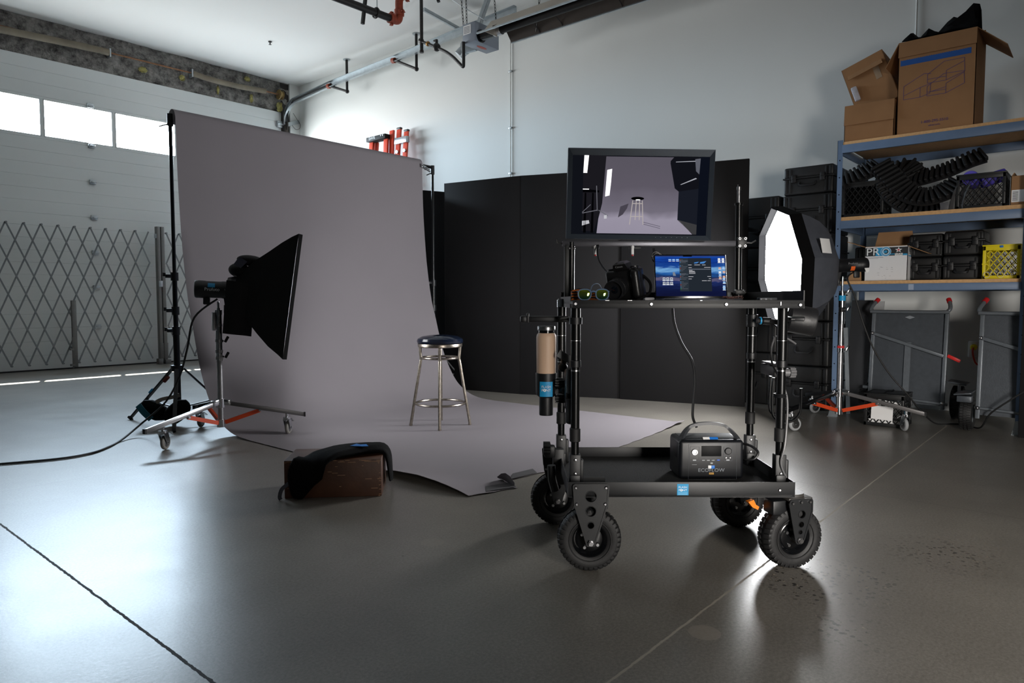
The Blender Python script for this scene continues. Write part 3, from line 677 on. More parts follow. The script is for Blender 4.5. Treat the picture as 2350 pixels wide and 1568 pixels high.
# octabox side
S2=V((6.292,1.732,0))
t=rolling_stand('chrome rolling stand carrying the glowing octagonal softbox before the shelves',S2.x,S2.y,[(2.80,.60,-2.2),(4.72,.51,-.9),(.66,.60,-2.2)],[(.10,.62,.0225,K_steel),(.62,.68,.028,K_chrome),(.68,.86,.018,K_steel),(.86,.96,.027,K_chrome),(1.0,1.12,.027,K_chrome),(.96,1.0,.014,K_iron),(1.12,1.26,.010,K_chrome)],mat('pale_caster_tyre',(150,152,154),.45),[K_gloss,mat('grey_leg_steel',(110,108,108),.4,.6),K_iron])
M().cyl((0,0,.655),(0,0,.675),.029).build('red_ring',K_red,t)
M().cyl((0,0,1.055),(0,0,1.10),.0285).build('blue_tape',K_sticker,t)
for z in (.64,.98,1.13): tkey(t,z,.03,-.045)
def head2():
    T=head_frame(RF(2.975,5.90,1.36),PI,math.radians(3)); 
    t=flash_head('studio_flash','black flash head with orange sticker behind the octagonal softbox',T,.27,.058,(.11,.145,(-.9,-.2),mat('orange_sticker',(238,104,38),.5)),K_plastic,-1)
    text('brand_print','Profoto',mat('dim_ink',(120,122,126),.6),t,(.13,.0592,.012),(PI/2,0,PI),.026)
    return t
h2=head2()
M().prism([(-.005,.058,-.03),(.035,.058,-.03),(.02,.058,-.075),(-.0,.058,-.06)],(0,-.004,0)).build('white_tab',K_white,h2)
t=bpy.data.objects.new('octabox',None); COL.objects.link(t); t.matrix_world=head_frame(RF(2.70,5.90,1.35),math.radians(178.3),math.radians(5)); tag(t,'lit octagonal softbox with dark grey shell, pointing left from its rolling stand','softbox')
ROLL=math.radians(7)
def octring(x,R,n=4,sag=0.):
    P=[]; c=[(R*math.cos(ROLL+k*PI/4),R*math.sin(ROLL+k*PI/4)) for k in range(8)]
    for k in range(8):
        a,b=c[k],c[(k+1)%8]
        for j in range(n):
            u=j/n; f=1-sag*math.sin(PI*u); P.append(V((x,(a[0]+(b[0]-a[0])*u)*f,(a[1]+(b[1]-a[1])*u)*f)))
    return P
R8=.545
M().loft([octring(x,R,4,s) for x,R,s in ((.0,.10,0),(.02,.17,0),(.06,.275,.01),(.12,.375,.015),(.20,.455,.015),(.29,.512,.012),(.35,.538,.005),(.37,R8,0))],False).build('shell',K_octa,t,28)
M().loft([octring(.36,R8+.002),octring(.455,R8+.002),octring(.455,R8-.010),octring(.365,R8-.014)],False).build('front_lip',mat('lip_cloth',(9,9,10),.95,0,None,None,.1),t,28)
rows=[octring(.398,R8-.016,4)]
m=M(); vs=[m.bm.verts.new(p) for p in octring(.396,R8-.018,1)]; m._face(vs); m.build('diffuser',emitter('octabox_light',(252,253,255),OCTA),t)
M().lathe([(.06,-.03),(.09,-.02),(.10,.01),(.10,.03)],(0,0,0),(1,0,0)).build('speed_ring',K_plastic,t)
M().prism([(.185,.438,.09),(.275,.488,.10),(.285,.482,.215),(.195,.432,.205)],(0.008,.012,.0)).build('white_patch',K_white,t)
o=M().tube([RF(2.84,5.83,1.29),(6.126,1.649,1.235),(6.168,1.60,1.09),(6.214,1.546,.88),(6.276,1.473,.66),(6.355,1.365,.45),(6.42,1.245,.29),(6.54,1.16,.14),(6.74,1.09,.025),(6.90,.99,.010),(6.93,.93,.010),(6.86,.86,.012),(6.72,.77,.03),(6.63,.70,.16),(6.6,.6,.26),(6.6,.49,.355),(6.6,.40,.42)],.0065,8,6).build('power_lead',K_rubber); tag(o,'black power lead hanging from the octabox flash head to the floor by the carts','cable')
# ------------------------------------------------------------------ black flats
def flat(lab,a,b,h=2.44,th=.035,z0=0):
    a,b=V((*a,0)),V((*b,0)); w=(b-a).length
    t=thing('black_flat',lab,'panel',(a.x,a.y,z0),math.atan2(b.y-a.y,b.x-a.x),'tall black foam flats standing along the wall')
    M().bx(0,w,0,th,0,h,.004).build('board',K_flat,t)
    M().bx(-.002,.002,-.001,th*.8,.0,h).build('edge_tape',K_flat,t)
    return t
flat('black flat partly hidden behind the grey paper backdrop',(5.15,6.95),(6.30,6.49))
flat('black flat just right of the paper backdrop, behind the bar stool',(5.81,6.05),(6.0,5.035))
flat('black flat behind the desktop monitor, left of a dark gap',(6.0,5.03),(6.445,3.90))
flat('black flat behind the laptop and right monitor post',(6.395,3.965),(6.73,2.735))
# ------------------------------------------------------------------ ladders
def ladder_rail(m,p0,p1,w,d): m.bar(p0,p1,w,d,(1,0,0),.004)
t=thing('step_ladder','orange step ladder with black top cap leaning on white wall','ladder',(7.2,9.385,0),group='orange ladders behind the backdrop')
for y0,y1,x in ((.32,.21,0),(-.32,-.17,0),(.32,.16,.12),(-.32,-.25,.12)):
    M().bar((x,y0,0),(x*.5+.33,y1,3.72 if not(x and y0<0) else 3.86),.035,.10,(1,0,0) if x<0 else (0,1,0),.004).build('rail',K_fibre,t)
for k in range(11):
    z=.3*(k+1); f=z/3.8; M().box((.33*f,0,z),(.08,.60-.22*f,.02),None,.004).build('step',K_galv,t)
M().box((.335,.03,3.76),(.15,.50,.075),None,.008).build('top_cap',mat('ladder_cap_black',(9,9,10),.75),t)
text('cap_print','DAVIS',K_ink,t,(.258,.12,3.765),(PI/2,0,-PI/2),.06)
for y in (-.12,-.17): M().cyl((.25,y,3.775),(.262,y,3.775),.013,n=10).build('rivet',K_steel,t)
t=thing('extension_ladder','narrow orange fibreglass ladder with silver band leaning on white wall','ladder',(7.25,8.87,0),group='orange ladders behind the backdrop')
for y,zt in ((.12,3.86),(-.08,3.80)):
    M().bar((.0,y,0),(.36,y*.9,zt),.03,.10,(0,1,0),.006).build('rail',K_fibre,t); M().box((.362,y*.9,zt+.01),(.05,.10,.035),None,.008).build('rail_cap',K_plastic,t)
M().box((.33,.015,3.66),(.07,.30,.10),None,.006).build('silver_band',K_steel,t)
for y in (.09,-.09): M().cyl((.28,y,3.48),(.30,y,3.48),.028,n=16).build('rung_end',K_steel,t)
for k in range(12): M().cyl((.09+.022*k,-.08,.25+.28*k*.98),(.09+.022*k,.1,.25+.28*k*.98),.016,n=10).build('rung',K_galv,t)
M().cyl((.31,.1,3.42),(.30,.34,3.40),.012,n=8).build('stay_bar',K_steel,t)
# ------------------------------------------------------------------ bar stool
t=thing('bar_stool','worn metal bar stool with dark blue padded seat on the grey paper','stool',(4.035,4.265,.006))
M().lathe([(.001,.662),(.176,.662),(.186,.668),(.187,.69),(.186,.692),(.001,.692)],n=48).build('seat_ring',K_worn,t)
M().lathe([(.17,.688),(.189,.698),(.194,.714),(.186,.733),(.15,.752),(.09,.762),(.001,.765)],n=48).build('seat_cushion',mat('navy_vinyl',(14,24,42),.16,0,(8,.1),(20,.05),.6),t)
for k in range(4):
    a=PI/4+k*PI/2; d=V((math.cos(a),math.sin(a),0))
    m=M().tube([d*.168+V((0,0,.664)),d*.163+V((0,0,.60)),d*.160+V((0,0,.555)),d*.168+V((0,0,.51)),d*.248+V((0,0,.012))],.0125,12,4); m.build('leg',K_worn,t)
    M().cyl(d*.2485+V((0,0,0)),d*.2475+V((0,0,.016)),.0145,n=12).build('foot_cap',K_worn,t)
M().torus((0,0,.572),(0,0,1),.152,.0095,40,8).build('upper_ring',K_worn,t)
M().torus((0,0,.188),(0,0,1),.205,.0095,44,8).build('foot_ring',K_worn,t)
# ------------------------------------------------------------------ apple box and bag
t=thing('wooden_box','scuffed brown wooden apple box on the floor before the paper','box',(1.991,3.315,0),math.atan2(-.69,.723))
bw,bd,bh=.512,.30,.205
M().bx(0,bw,0,bd,0,bh,.004).build('body',K_box,t)
m=M(); rnd=random.Random(3)
for k in range(46):
    x=rnd.random()*bw; z=rnd.random()*bh; l=.004+.018*rnd.random()
    if rnd.random()<.45: z=bh-.004-rnd.random()*.01
    elif rnd.random()<.4: x=bw-.004-rnd.random()*.012; l*=.3
    m.bx(max(0,x-l),min(bw,x+l),-.0006,0,max(0,z-.0012),min(bh,z+.0012))
m.build('scuffs',mat('bare_wood_scuff',(176,136,104),.8),t)
b=thing('draped_sandbag','empty black fabric bag with small blue mark draped over the brown box','bag',(1.991,3.315,0),math.atan2(-.69,.723))
st=[((.075,-.026,.008),.05,.010,(1,-.02,.25)),((.085,-.032,.06),.11,.014,(1,0,.30)),((.105,-.032,.125),.17,.016,(1,0,.42)),((.145,-.02,.185),.205,.018,(1,.12,.50)),((.20,.03,.222),.22,.021,(.85,-.45,.10)),((.28,.09,.230),.21,.024,(.5,-.85,.0)),((.37,.15,.231),.20,.024,(.25,-.97,.0)),((.45,.18,.230),.195,.023,(.1,-1,.0)),((.507,.195,.220),.19,.020,(.05,-1,.0)),((.534,.20,.18),.18,.015,(.0,-1,.0)),((.543,.205,.11),.165,.012,(0,-1,0)),((.550,.20,.04),.14,.009,(0,-1,0))]
C0=spline([V(s[0]) for s in st],3); rings=[]
for i,c in enumerate(C0):
    u=i/3; k=min(int(u),len(st)-2); f=u-k if k<len(st)-1 else 0
    w=st[k][1]*(1-f)+st[k+1][1]*f; th=st[k][2]*(1-f)+st[k+1][2]*f; wd=(V(st[k][3])*(1-f)+V(st[k+1][3])*f).normalized()
    d=(C0[min(i+1,len(C0)-1)]-C0[max(i-1,0)]).normalized(); wd=(wd-d*wd.dot(d)).normalized(); nn=wd.cross(d)
    R=[]
    for q in range(22):
        a=2*PI*q/22; cx=math.copysign(abs(math.cos(a))**.8,math.cos(a)); R.append(c+wd*(w/2*cx)+nn*(th*math.sin(a)*(1+.18*math.sin(cx*9+i*.5))))
    rings.append(R)
M().loft(rings).build('bag_body',K_fabric,b,60)
m=M(); zz=.256; m.prism([(.335,.105,zz),(.40,.075,zz+.002),(.435,.09,zz),(.42,.125,zz+.003),(.39,.115,zz+.004),(.365,.14,zz+.004)],(0,0,.002)); m.build('blue_mark',mat('blue_logo_patch',(30,120,200),.7),b)
M().strip([(.03,-.03,.09),(-.006,-.03,.06),(-.018,-.03,.02),(-.012,-.03,.004)],.02,.003,4,(0,-1,0)).build('strap_loop',mat('grey_strap',(70,72,80),.6),b)
# ------------------------------------------------------------------ equipment cart
CB=RF(.654,2.975)
def CP(x,y,z=0): 
    p=CB+Rh*x+Fh*y; return V((p.x,p.y,z))
def on_cart(name,lab,cat,x,y,z,rz=0,group=None): return thing(name,lab,cat,CP(x,y,z),TH+rz,group)
cart=on_cart('equipment_cart','black two-shelf equipment cart on four pneumatic wheels','cart',0,0,0)
HW=.438; YF,YB=-.325,.325
m=M(); m.bx(-HW,HW,YF,YB,.300,.310).bx(-HW,HW,YF,YF+.004,.300,.360,.0015).bx(-HW,HW,YB-.004,YB,.300,.358,.0015).bx(-HW,-HW+.004,YF,YB,.300,.359).bx(HW-.004,HW,YF,YB,.300,.359)
m.build('lower_tray',K_black,cart)
M().bx(-HW+.006,HW-.006,YF+.006,YB-.006,.310,.313).build('tray_mat',mat('black_carpet_mat',(20,20,20),.95,0,(90,.5),(300,.5)),cart)
m=M(); x0,x1=-.424,.456
m.bx(x0,x1,YF,YB,1.045,1.055).bx(x0,x1,YF,YF+.004,1.029,1.0605,.0015).bx(x1-.004,x1,YF,YB,1.029,1.097).bx(x0,x1,YB-.004,YB,1.029,1.097).bx(x0,x0+.004,YF+.12,YB,1.029,1.075)
m.build('upper_shelf',K_black,cart)
for x,z in ((-.413,1.046),(-.126,1.045),(.158,1.044),(.439,1.042)): M().lathe([(.001,.006),(.005,.006),(.0075,.002),(.0075,0)],(x,YF,z),(0,-1,0),16).build('screw',K_steel,cart)
for x,z in ((.378,.329),): M().lathe([(.001,.005),(.004,.005),(.006,.002),(.006,0)],(x,YF,z),(0,-1,0),14).build('screw',K_steel,cart)
m=M(); m.bx(.365,.368,YF-.0008,YF,1.040,1.054)
for a,b_ in ((-.215,-.205),(-.21,-.198),(.06,.068),(-.30,-.285)): m.bx(a,b_,YF-.0008,YF,1.0575,1.060)
m.build('paint_chips',mat('bare_metal_chip',(190,192,195),.4,.5),cart)
# columns
for x,y,full in ((-.404,-.235,1),(.409,-.235,1),(-.4305,.165,0),(.427,.165,0)):
    c=part('column',cart,(x,y,0))
    M().cyl((0,0,.34),(0,0,.56),.0155).cyl((0,0,.54),(0,0,.82),.0175).cyl((0,0,.81),(0,0,1.03 if not(x<0 and y>0) else 1.056),.0195).build('tube',K_tube,c)
    M().lathe([(.019,.50),(.0215,.502),(.0215,.552),(.019,.555)]).build('rubber_collar',K_rubber,c)
    M().lathe([(.0175,.795),(.022,.797),(.022,.822),(.0195,.824)]).build('lock_ring',K_plastic,c)
    M().bx(-.022,.022,-.02,.02,.31,.45,.004).bx(-.020,.020,-.026,.026,.31,.37,.004).bx(.016,.034,-.014,.014,.33,.43,.006).build('base_bracket',K_black,c)
    for z in (.33,.375,.43): M().lathe([(.001,.006),(.005,.005),(.0065,0)],(0,-.0205,z),(0,-1,0),12).build('bolt',K_steel,c)
    M().cyl((0,0,.78),(0,0,.786),.0178).cyl((0,0,.90),(0,0,.903),.0198).build('steel_ring',K_steel,c)
    if x<0 and y>0: M().cyl((0,0,1.03),(0,0,1.062),.0215).cyl((0,0,1.06),(0,0,1.066),.017).build('chrome_cap',K_chrome,c)
M().bx(-.020,.030,-.02,.02,.24,.40,.004).box((-.035,-.01,.39),(.05,.045,.055),None,.01).build('side_bracket',K_black,cart,loc=(-.452,.10,0))
m=M()
for k in range(10):
    a=2*PI*k/10; m.cyl((0,.022*math.cos(a),.022*math.sin(a)),(.03,.022*math.cos(a),.022*math.sin(a)),.008,n=8)
m.cyl((0,0,0),(.032,0,0),.022).build('clamp_knob',K_plastic,cart,loc=(-.515,.08,.405))
m=M()
for k in range(9):
    a=2*PI*k/9; m.cyl((0,.016*math.cos(a),.016*math.sin(a)),(.022,.016*math.cos(a),.016*math.sin(a)),.006,n=8)
m.cyl((-.02,0,0),(.023,0,0),.016).build('clamp_knob',mat('grey_knob',(96,96,98),.45),cart,loc=(.44,-.235,.775))
M().tube([(-.487,-.05,.36),(-.484,-.05,.30),(-.470,-.05,.25)],.018,10).build('bracket_arm',K_black,cart)
# wheels
RW=.125
def cart_wheel(x,y,yaw,plate,lab=None):
    c=part('wheel_caster',cart,(x,y,0),(0,0,yaw))
    prof=[(.066,-.030),(.074,-.037),(.095,-.0415),(.106,-.0400),(.1125,-.0365),(.118,-.031),(.1215,-.012),(.1215,.012),(.118,.031),(.1125,.0365),(.106,.0400),(.095,.0415),(.074,.037),(.066,.030)]
    m=M().lathe(prof,(0,0,RW),(0,1,0),64,False)
    for k in range(36):
        a=2*PI*k/36
        for s in (-1,1):
            aa=a+(0 if s>0 else PI/36)
            T=Matrix.Translation((0,0,RW))@Matrix.Rotation(aa,4,'Y')
            b=M().bx(-.0082,.0082,s*.010,s*.0405,.104,RW+.0002,.0015,1)
            for v in b.bm.verts:
                if abs(v.co.y)>.03 and v.co.z>.118: v.co.z-=.0055; v.co.y*=.95
                if abs(v.co.y)>.03: v.co.x+=.006
                v.co=T@v.co
            b.bm.verts.index_update(); m.add([v.co.copy() for v in b.bm.verts],[[v.index for v in f.verts] for f in b.bm.faces]); b.bm.free()
    m.torus((0,-.0405,RW),(0,1,0),.082,.0025,48,6); m.torus((0,-.039,RW),(0,1,0),.101,.002,48,6)
    m.build('tyre',K_rubber,c)
    M().lathe([(.025,-.024),(.05,-.018),(.058,-.028),(.066,-.034),(.070,-.032),(.066,-.024),(.060,-.012),(.060,.012),(.066,.03),(.05,.02),(.02,.022)],(0,0,RW),(0,1,0),48,True).build('rim',K_gloss,c)
    for k in range(4):
        a=PI/4+k*PI/2+.2; M().cyl((.037*math.cos(a),-.030,RW+.037*math.sin(a)),(.037*math.cos(a),-.018,RW+.037*math.sin(a)),.0062,n=8).build('rim_bolt',K_steel,c)
    h=RW
    for s,nm in ((-1,0),(1,1)):
        yy=s*.056
        if plate: P=[(-.066,.352),(.066,.352),(.070,.345),(.064,.272),(.020,.132),(.014,.112),(-.014,.112),(-.020,.132),(-.064,.272),(-.070,.345)]
        else: P=[(-.040,.285),(.052,.285),(.058,.278),(.058,.235),(.024,.125),(.012,.110),(-.010,.112),(-.016,.13),(-.047,.27)]
        holes=[(0,.305,.021),(0,.247,.0195),(0,.192,.0125)] if plate else [(.012,.225,.015),(.010,.185,.011),(.007,.155,.008)]
        # plate with round holes: rings bridged by boolean-free rim tubes and dark discs behind
        m=M().prism([(x_,yy-.003,z_) for x_,z_ in P],(0,.006,0))
        o=m.build('fork_plate',K_black,c)
        if s<0:
            for i,(hx,hz,hr) in enumerate(holes):
                q=M().cyl((hx,yy-.02,hz),(hx,yy+.02,hz),hr,n=24).build('cutter',K_black,c)
                md=o.modifiers.new('hole%d'%i,'BOOLEAN'); md.object=q; md.operation='DIFFERENCE'; md.solver='EXACT'
                CUT.append((o,q))
            m=M(); 
            for hx,hz,hr in holes: m.torus((hx,yy-.003,hz),(0,1,0),hr+.001,.0016,28,6)
            E=[(P[i],P[(i+1)%len(P)]) for i in range(len(P))]
            for a,b_ in E: m.bar((a[0]*.97,yy-.004,a[1]),(b_[0]*.97,yy-.004,b_[1]),.006,.003,(0,1,0))
            m.build('plate_rim',K_black,c)
    bo=((-.058,.34),(.058,.34),(-.055,.276),(.055,.276)) if plate else ((-.032,.272),(.006,.274),(.045,.273))
    for bx_,bz in bo: M().lathe([(.001,.007),(.004,.007),(.0065,.003),(.0065,0)],(bx_,-.059,bz),(0,-1,0),12).build('plate_bolt',K_steel,c)
    M().cyl((0,-.07,h),(0,.07,h),.012,n=6).cyl((0,-.078,h),(0,-.068,h),.0085,n=12).build('axle_bolt',K_steel,c)
    if not plate:
        M().bx(-.045,.06,-.056,.056,.278,.290,.003).cyl((0,0,.288),(0,0,.302),.05).build('swivel_plate',mat('grey_swivel_plate',(70,68,66),.5,.3),c)
        M().bx(-.10,-.03,-.035,.035,.22,.278,.008).build('fork_housing',K_black,c)
    return c
CUT=[]
cart_wheel(-.350,-.274,0,True)
cart_wheel(-.440,.285,0,True)
front_right=cart_wheel(.452,-.245,math.radians(14),False)
c=cart_wheel(.405,.255,math.radians(14),False)
M().prism([(-.085,-.03,.225),(-.06,-.03,.232),(-.05,-.03,.212),(-.035,-.03,.202),(-.04,-.03,.190),(-.065,-.03,.202)],(0,.02,0)).build('brake_lever',mat('orange_brake_lever',(240,130,30),.45),front_right,loc=(-.07,.08,.03))
M().box((-.125,.085,.275),(.05,.03,.03),(0,.6,0),.006).build('brake_link',K_steel,front_right)
# bake the round holes
bpy.context.view_layer.update(); dg=bpy.context.evaluated_depsgraph_get()
for o in {a for a,_ in CUT}:
    me=bpy.data.meshes.new_from_object(o.evaluated_get(dg)); o.modifiers.clear(); o.data=me
    for p in me.polygons: p.use_smooth=False
for _,q in CUT: bpy.data.objects.remove(q)
M().tube([(-.262,-.10,.31),(-.255,-.12,.25),(-.26,-.14,.20)],.004,6).build('brake_cable',K_plastic,cart)
# studio sticker (word mark)
def fp_sticker(parent,loc,rot,w,h,fr=1):
    s=part('sticker',parent,loc,rot)
    M().bx(-w/2,w/2,-h/2,h/2,0,.0006).build('backing',K_sticker,s)
    text('wording','FLASH',K_ink,s,(0,h*.20,.0008),(0,0,0),h*.25,.0002,'CENTER',1.08); text('wording','P INT',K_ink,s,(0,-h*.06,.0008),(0,0,0),h*.25,.0002,'CENTER',1.25)
    m=M().lathe([(h*.105,0),(h*.105,.0004),(h*.045,.0004),(h*.045,0)],(-w*.135,-h*.06,.0006),(0,0,1),24,False); 
    m.build('round_letter',K_ink,s)
    m=M()
    for j,y in enumerate((-.26,-.36,-.43)): m.bx(-w*.40,w*.40,h*y-h*.012,h*y+h*.012,.0006,.001)
    m.build('fine_print',mat('sticker_pale_print',(150,208,232),.6),s); return s
fp_sticker(cart,(.0045,YF-.0005,.331),FRONT,.044,.044)
# arm bar on the left
M().box((-.50,-.06,.981),(.17,.03,.026),None,.006).box((-.605,-.06,.981),(.03,.034,.03),None,.008).box((-.588,-.06,.986),(.012,.036,.040),None,.003).build('strap_arm',K_plastic,cart)
M().lathe([(.0195,.966),(.026,.966),(.026,.992),(.0195,.992)],(-.404,-.235,0)).box((-.404,-.15,.979),(.02,.16,.02)).build('arm_clamp',K_plastic,cart)
# bottle holder brackets
m=M()
for z in (.715,.655): m.box((-.44,-.10,z),(.07,.05,.03),None,.006)
for z in (.73,.72,.71,.66,.65,.64): m.box((-.44,-.128,z),(.075,.006,.004))
for z in (.74,.62): m.lathe([(.019,z-.055),(.027,z-.05),(.027,z+.045),(.019,z+.05)],(-.412,-.20,0))
m.box((-.425,-.15,.70),(.03,.10,.16),None,.006).ball((-.445,-.12,.785),.02,10).ball((-.44,-.12,.69),.018,10).cyl((-.44,-.12,.80),(-.44,-.12,.83),.012)
m.build('holder_bracket',K_plastic,cart)
M().bar((-.465,-.14,.845),(-.405,-.14,.81),.03,.006,(0,1,0)).build('label_strip',mat('grey_label',(84,86,88),.5),cart)
h=part('cup_holder',cart,(-.511,-.075,0))
M().lathe([(.028,.580),(.029,.584),(.029,.655),(.041,.665),(.043,.672),(.0445,.752),(.0445,.757),(.040,.757),(.040,.68)],n=36,cap=False).lathe([(.001,.580),(.029,.580)],n=36,cap=False).build('cup',K_plastic,h)
M().bx(.03,.075,-.012,.012,.69,.735,.004).build('cup_mount',K_plastic,h)
# curved sticker on the cup
g=[[V((.0452*math.sin(a),-.0452*math.cos(a),.662+.062*j/4)) for j in range(5)] for a in [-.62+1.24*i/10-.05 for i in range(11)]]
M().sheet(g,-.0007).build('sticker',K_sticker,h)
for s_,dx in (('FLASH',0),('P INT',0)):
    o=text('wording',s_,K_ink,h,(-.002,-.0475,.703 if s_=='FLASH' else .689),FRONT,.0145,.0002,'CENTER',1.0 if s_=='FLASH' else 1.15)
    for v in o.data.vertices:
        a=v.co.x*o.scale.x/.0465; v.co.x=.0465*math.sin(a)/o.scale.x; v.co.z+=-.0465*(1-math.cos(a))+.0008
M().lathe([(.006,0),(.006,.0004),(.0025,.0004),(.0025,0)],(-.0085,-.0462,.689),(0,-1,0),20,False).build('round_letter',K_ink,h)
bt=on_cart('water_bottle','sand coloured insulated bottle with steel lid in the cart cup holder','bottle',-.511,-.075,.588)
M().lathe([(.001,0),(.0265,.0),(.027,.004),(.027,.07),(.0385,.092),(.0395,.098),(.0415,.30),(.0415,.318),(.040,.328),(.034,.336),(.001,.336)],n=44).build('body',K_sand,bt)
M().lathe([(.001,.335),(.033,.335),(.033,.348),(.001,.348)],n=36).build('neck_ring',K_gloss,bt)
M().lathe([(.001,.347),(.0365,.347),(.037,.349),(.037,.362),(.0355,.365),(.001,.3655)],n=44).build('lid',K_steel,bt)
# right hand accessories
M().tube([(.425,.10,.97),(.47,.10,.968),(.52,.07,.962)],.011,10).cyl((.452,.10,.969),(.485,.10,.967),.016).build('arm_joint',K_plastic,cart)
M().lathe([(.0195,.94),(.026,.942),(.026,.995),(.0195,.997)],(.427,.165,0)).build('arm_clamp',K_plastic,cart)
M().cyl((.4375,.10,.97),(.444,.10,.97),.0165).build('blue_band',K_sticker,cart)
M().cyl((.44,-.235,.985),(.455,-.235,.985),.008).box((.49,-.16,.985),(.07,.16,.016),(0,0,-.4),.005).build('drum_arm',K_plastic,cart)
dr=part('hanging_drum',cart,(.575,-.02,.975),(.12,.22,-.55))
M().lathe([(.055,-.055),(.060,-.05),(.060,.045),(.056,.052),(.050,.052),(.050,-.045),(.001,-.045)],(0,0,0),(.9,.3,0),36,False).build('shell',mat('black_vinyl_drum',(26,26,28),.45,0,(20,.1),(60,.1)),dr)
M().prism([(-.062*.9-.0+.0,.0,-.03),(-.060,.0,-.03),(-.060,.0,.03)],(0,.001,0)).build('seam',K_plastic,dr)
M().box((-.058,-.028,-.012),(.004,.022,.04),(0,0,.32),.001).build('logo_tag',mat('clear_grey_tag',(170,172,178),.3),dr)
M().lathe([(.001,0),(.05,0)],(-.05,-.017,0),(.9,.3,0),36,False).build('drum_end',K_gloss,dr)
M().tube([(.44,-.06,.905),(.43,-.09,.895),(.41,-.12,.86),(.405,-.15,.80),(.43,-.20,.72),(.44,-.225,.65),(.42,-.262,.5),(.405,-.262,.42),(.43,-.255,.36)],.0042,7,6).build('side_cable',mat('grey_cable',(96,96,98),.4),cart)
M().tube([(.45,-.06,.91),(.49,-.05,.905),(.53,-.04,.885),(.545,-.035,.875)],.004,7,4).build('drum_cable',mat('grey_cable',(96,96,98),.4),cart)
hk=part('cable_hook',cart,(0,0,0))
for yy in (-.06,.0): M().tube([(.445,yy,.735),(.442,yy,.70),(.442,yy,.60),(.455,yy,.565),(.49,yy,.548),(.53,yy,.553),(.555,yy,.58),(.562,yy,.62),(.562,yy,.69)] if yy<0 else [(.455,yy,.735),(.452,yy,.62),(.46,yy,.58),(.49,yy,.565)],.0062,10,5).build('rod',K_gloss,hk)
M().box((.45,-.03,.765),(.05,.16,.045),None,.008).bx(.43,.475,-.13,.05,.79,.797,.002).build('hook_clamp',K_plastic,hk)
M().torus((.405,-.235,.68),(0,0,1),.022,.004,20,6).torus((.405,-.235,.688),(0,0,1),.022,.004,20,6).build('cable_tie',K_plastic,cart)
t=on_cart('coin_dish','small round dark dish at the right front corner of lower tray','dish',.385,-.265,.313); M().lathe([(.001,0),(.026,0),(.031,.004),(.031,.008),(.026,.006),(.001,.003)]).build('dish',K_gloss,t); M().torus((0,0,.008),(0,0,1),.030,.0014,28,6).build('rim',K_steel,t)
# ------------------------------------------------------------------ monitor rig
post=on_cart('monitor_mast','black twin posts with grey crossbar rising from back of upper shelf','mast',0,.295,1.055)
M().cyl((-.377,0,0),(-.377,0,.275),.0155).build('left_post',K_tube,post); M().bx(-.41,-.388,-.012,.02,-.03,.27,.002).build('left_bracket',K_black,post)
M().cyl((.403,0,.0),(.399,0,.452),.0155).cyl((.399,0,.445),(.399,0,.455),.0195).build('right_post',K_tube,post)
M().cyl((.399,0,.45),(.398,0,.515),.0075).cyl((.398,0,.515),(.398,0,.53),.0095).cyl((.394,0,.525),(.394,0,.54),.003,n=8).build('spigot',K_steel,post)
M().bx(-.42,.405,-.012,.012,.256,.281,.002).build('crossbar',mat('grey_anodised_bar',(88,88,94),.35,.5),post)
c=part('bar_clamp',post,(.41,-.02,.272)); M().bx(-.021,.021,-.012,.03,-.025,.025,.003).build('block',K_black,c)
for x in (-.013,.013):
    for z in (-.017,.017): M().torus((x,-.0125,z),(0,1,0),.0048,.0016,14,6).build('cap_screw',K_steel,c)
if 1: pass; M().tube([(.02,0,0),(.045,0,-.002),(.062,-.01,.008)],.0032,8).build('clamp_lever',K_steel,c)
M().bx(-.015,.03,-.022,.022,-.012,.012,.004).build('base_block',K_black,post,loc=(.40,0,.042)); 
for x,y,z in ((.385,-.022,.05),(.42,-.022,.05),(-.388,-.015,.245),(-.366,-.015,.245)): M().lathe([(.001,.006),(.005,.004),(.006,0)],(x,y,z),(0,-1,0),10).build('mast_screw',K_steel,post)
M().tube([(-.42,0,.268),(-.445,-.01,.272),(-.447,-.01,.29)],.005,8).build('lever',K_plastic,post)
for x in (-.266,-.093):
    hq=part('clip_hook',post,(x,-.005,.235)); M().bx(-.006,.006,-.006,.006,-.018,.012,.002).cyl((0,0,.01),(0,0,.024),.008,n=10).build('clip',K_white,hq); M().cyl((0,0,-.024),(0,0,-.018),.005,n=8).build('tip',K_red,hq)
M().bx(-.11,-.055,-.008,.008,.244,.252,.002).bx(-.285,-.25,-.008,.008,.244,.252,.002).build('clip_plate',K_black,post)
mon=on_cart('desktop_monitor','desktop monitor showing a bar stool on grey paper, above the cart','monitor',-.080,.225,1.335); mon.rotation_euler=(math.radians(5),math.radians(.8),TH)
mw,mh=.657,.402
m=M(); bz=.022; K_bez=mat('monitor_bezel',(62,70,80),.32,.35)
o_=[(-mw/2,0),(mw/2,0),(mw/2,mh),(-mw/2,mh)]; i_=[(-mw/2+bz,bz),(mw/2-bz,bz),(mw/2-bz,mh-bz*1.4),(-mw/2+bz,mh-bz*1.4)]
R=lambda P,y:[V((x,y,z)) for x,z in P]
m.loft([R(o_,.02),R(o_,-.012),R([(x*.992,z*.992+.0015) for x,z in o_],-.016),R(i_,-.006),R(i_,.0)],False); m.build('bezel',K_bez,mon,20)
M().bx(-mw/2+.004,mw/2-.004,.004,.045,.004,mh-.004,.006).build('housing',K_plastic,mon)
M().bx(-.06,.06,.045,.075,.0,.16,.005).build('mount_plate',K_black,mon)
m=M()
for k in range(7): m.bx(.075+.024*k,.078+.024*k,-.0165,-.0135,.0115,.0130)
m.build('button_marks',mat('pale_button_mark',(190,196,200),.6),mon)
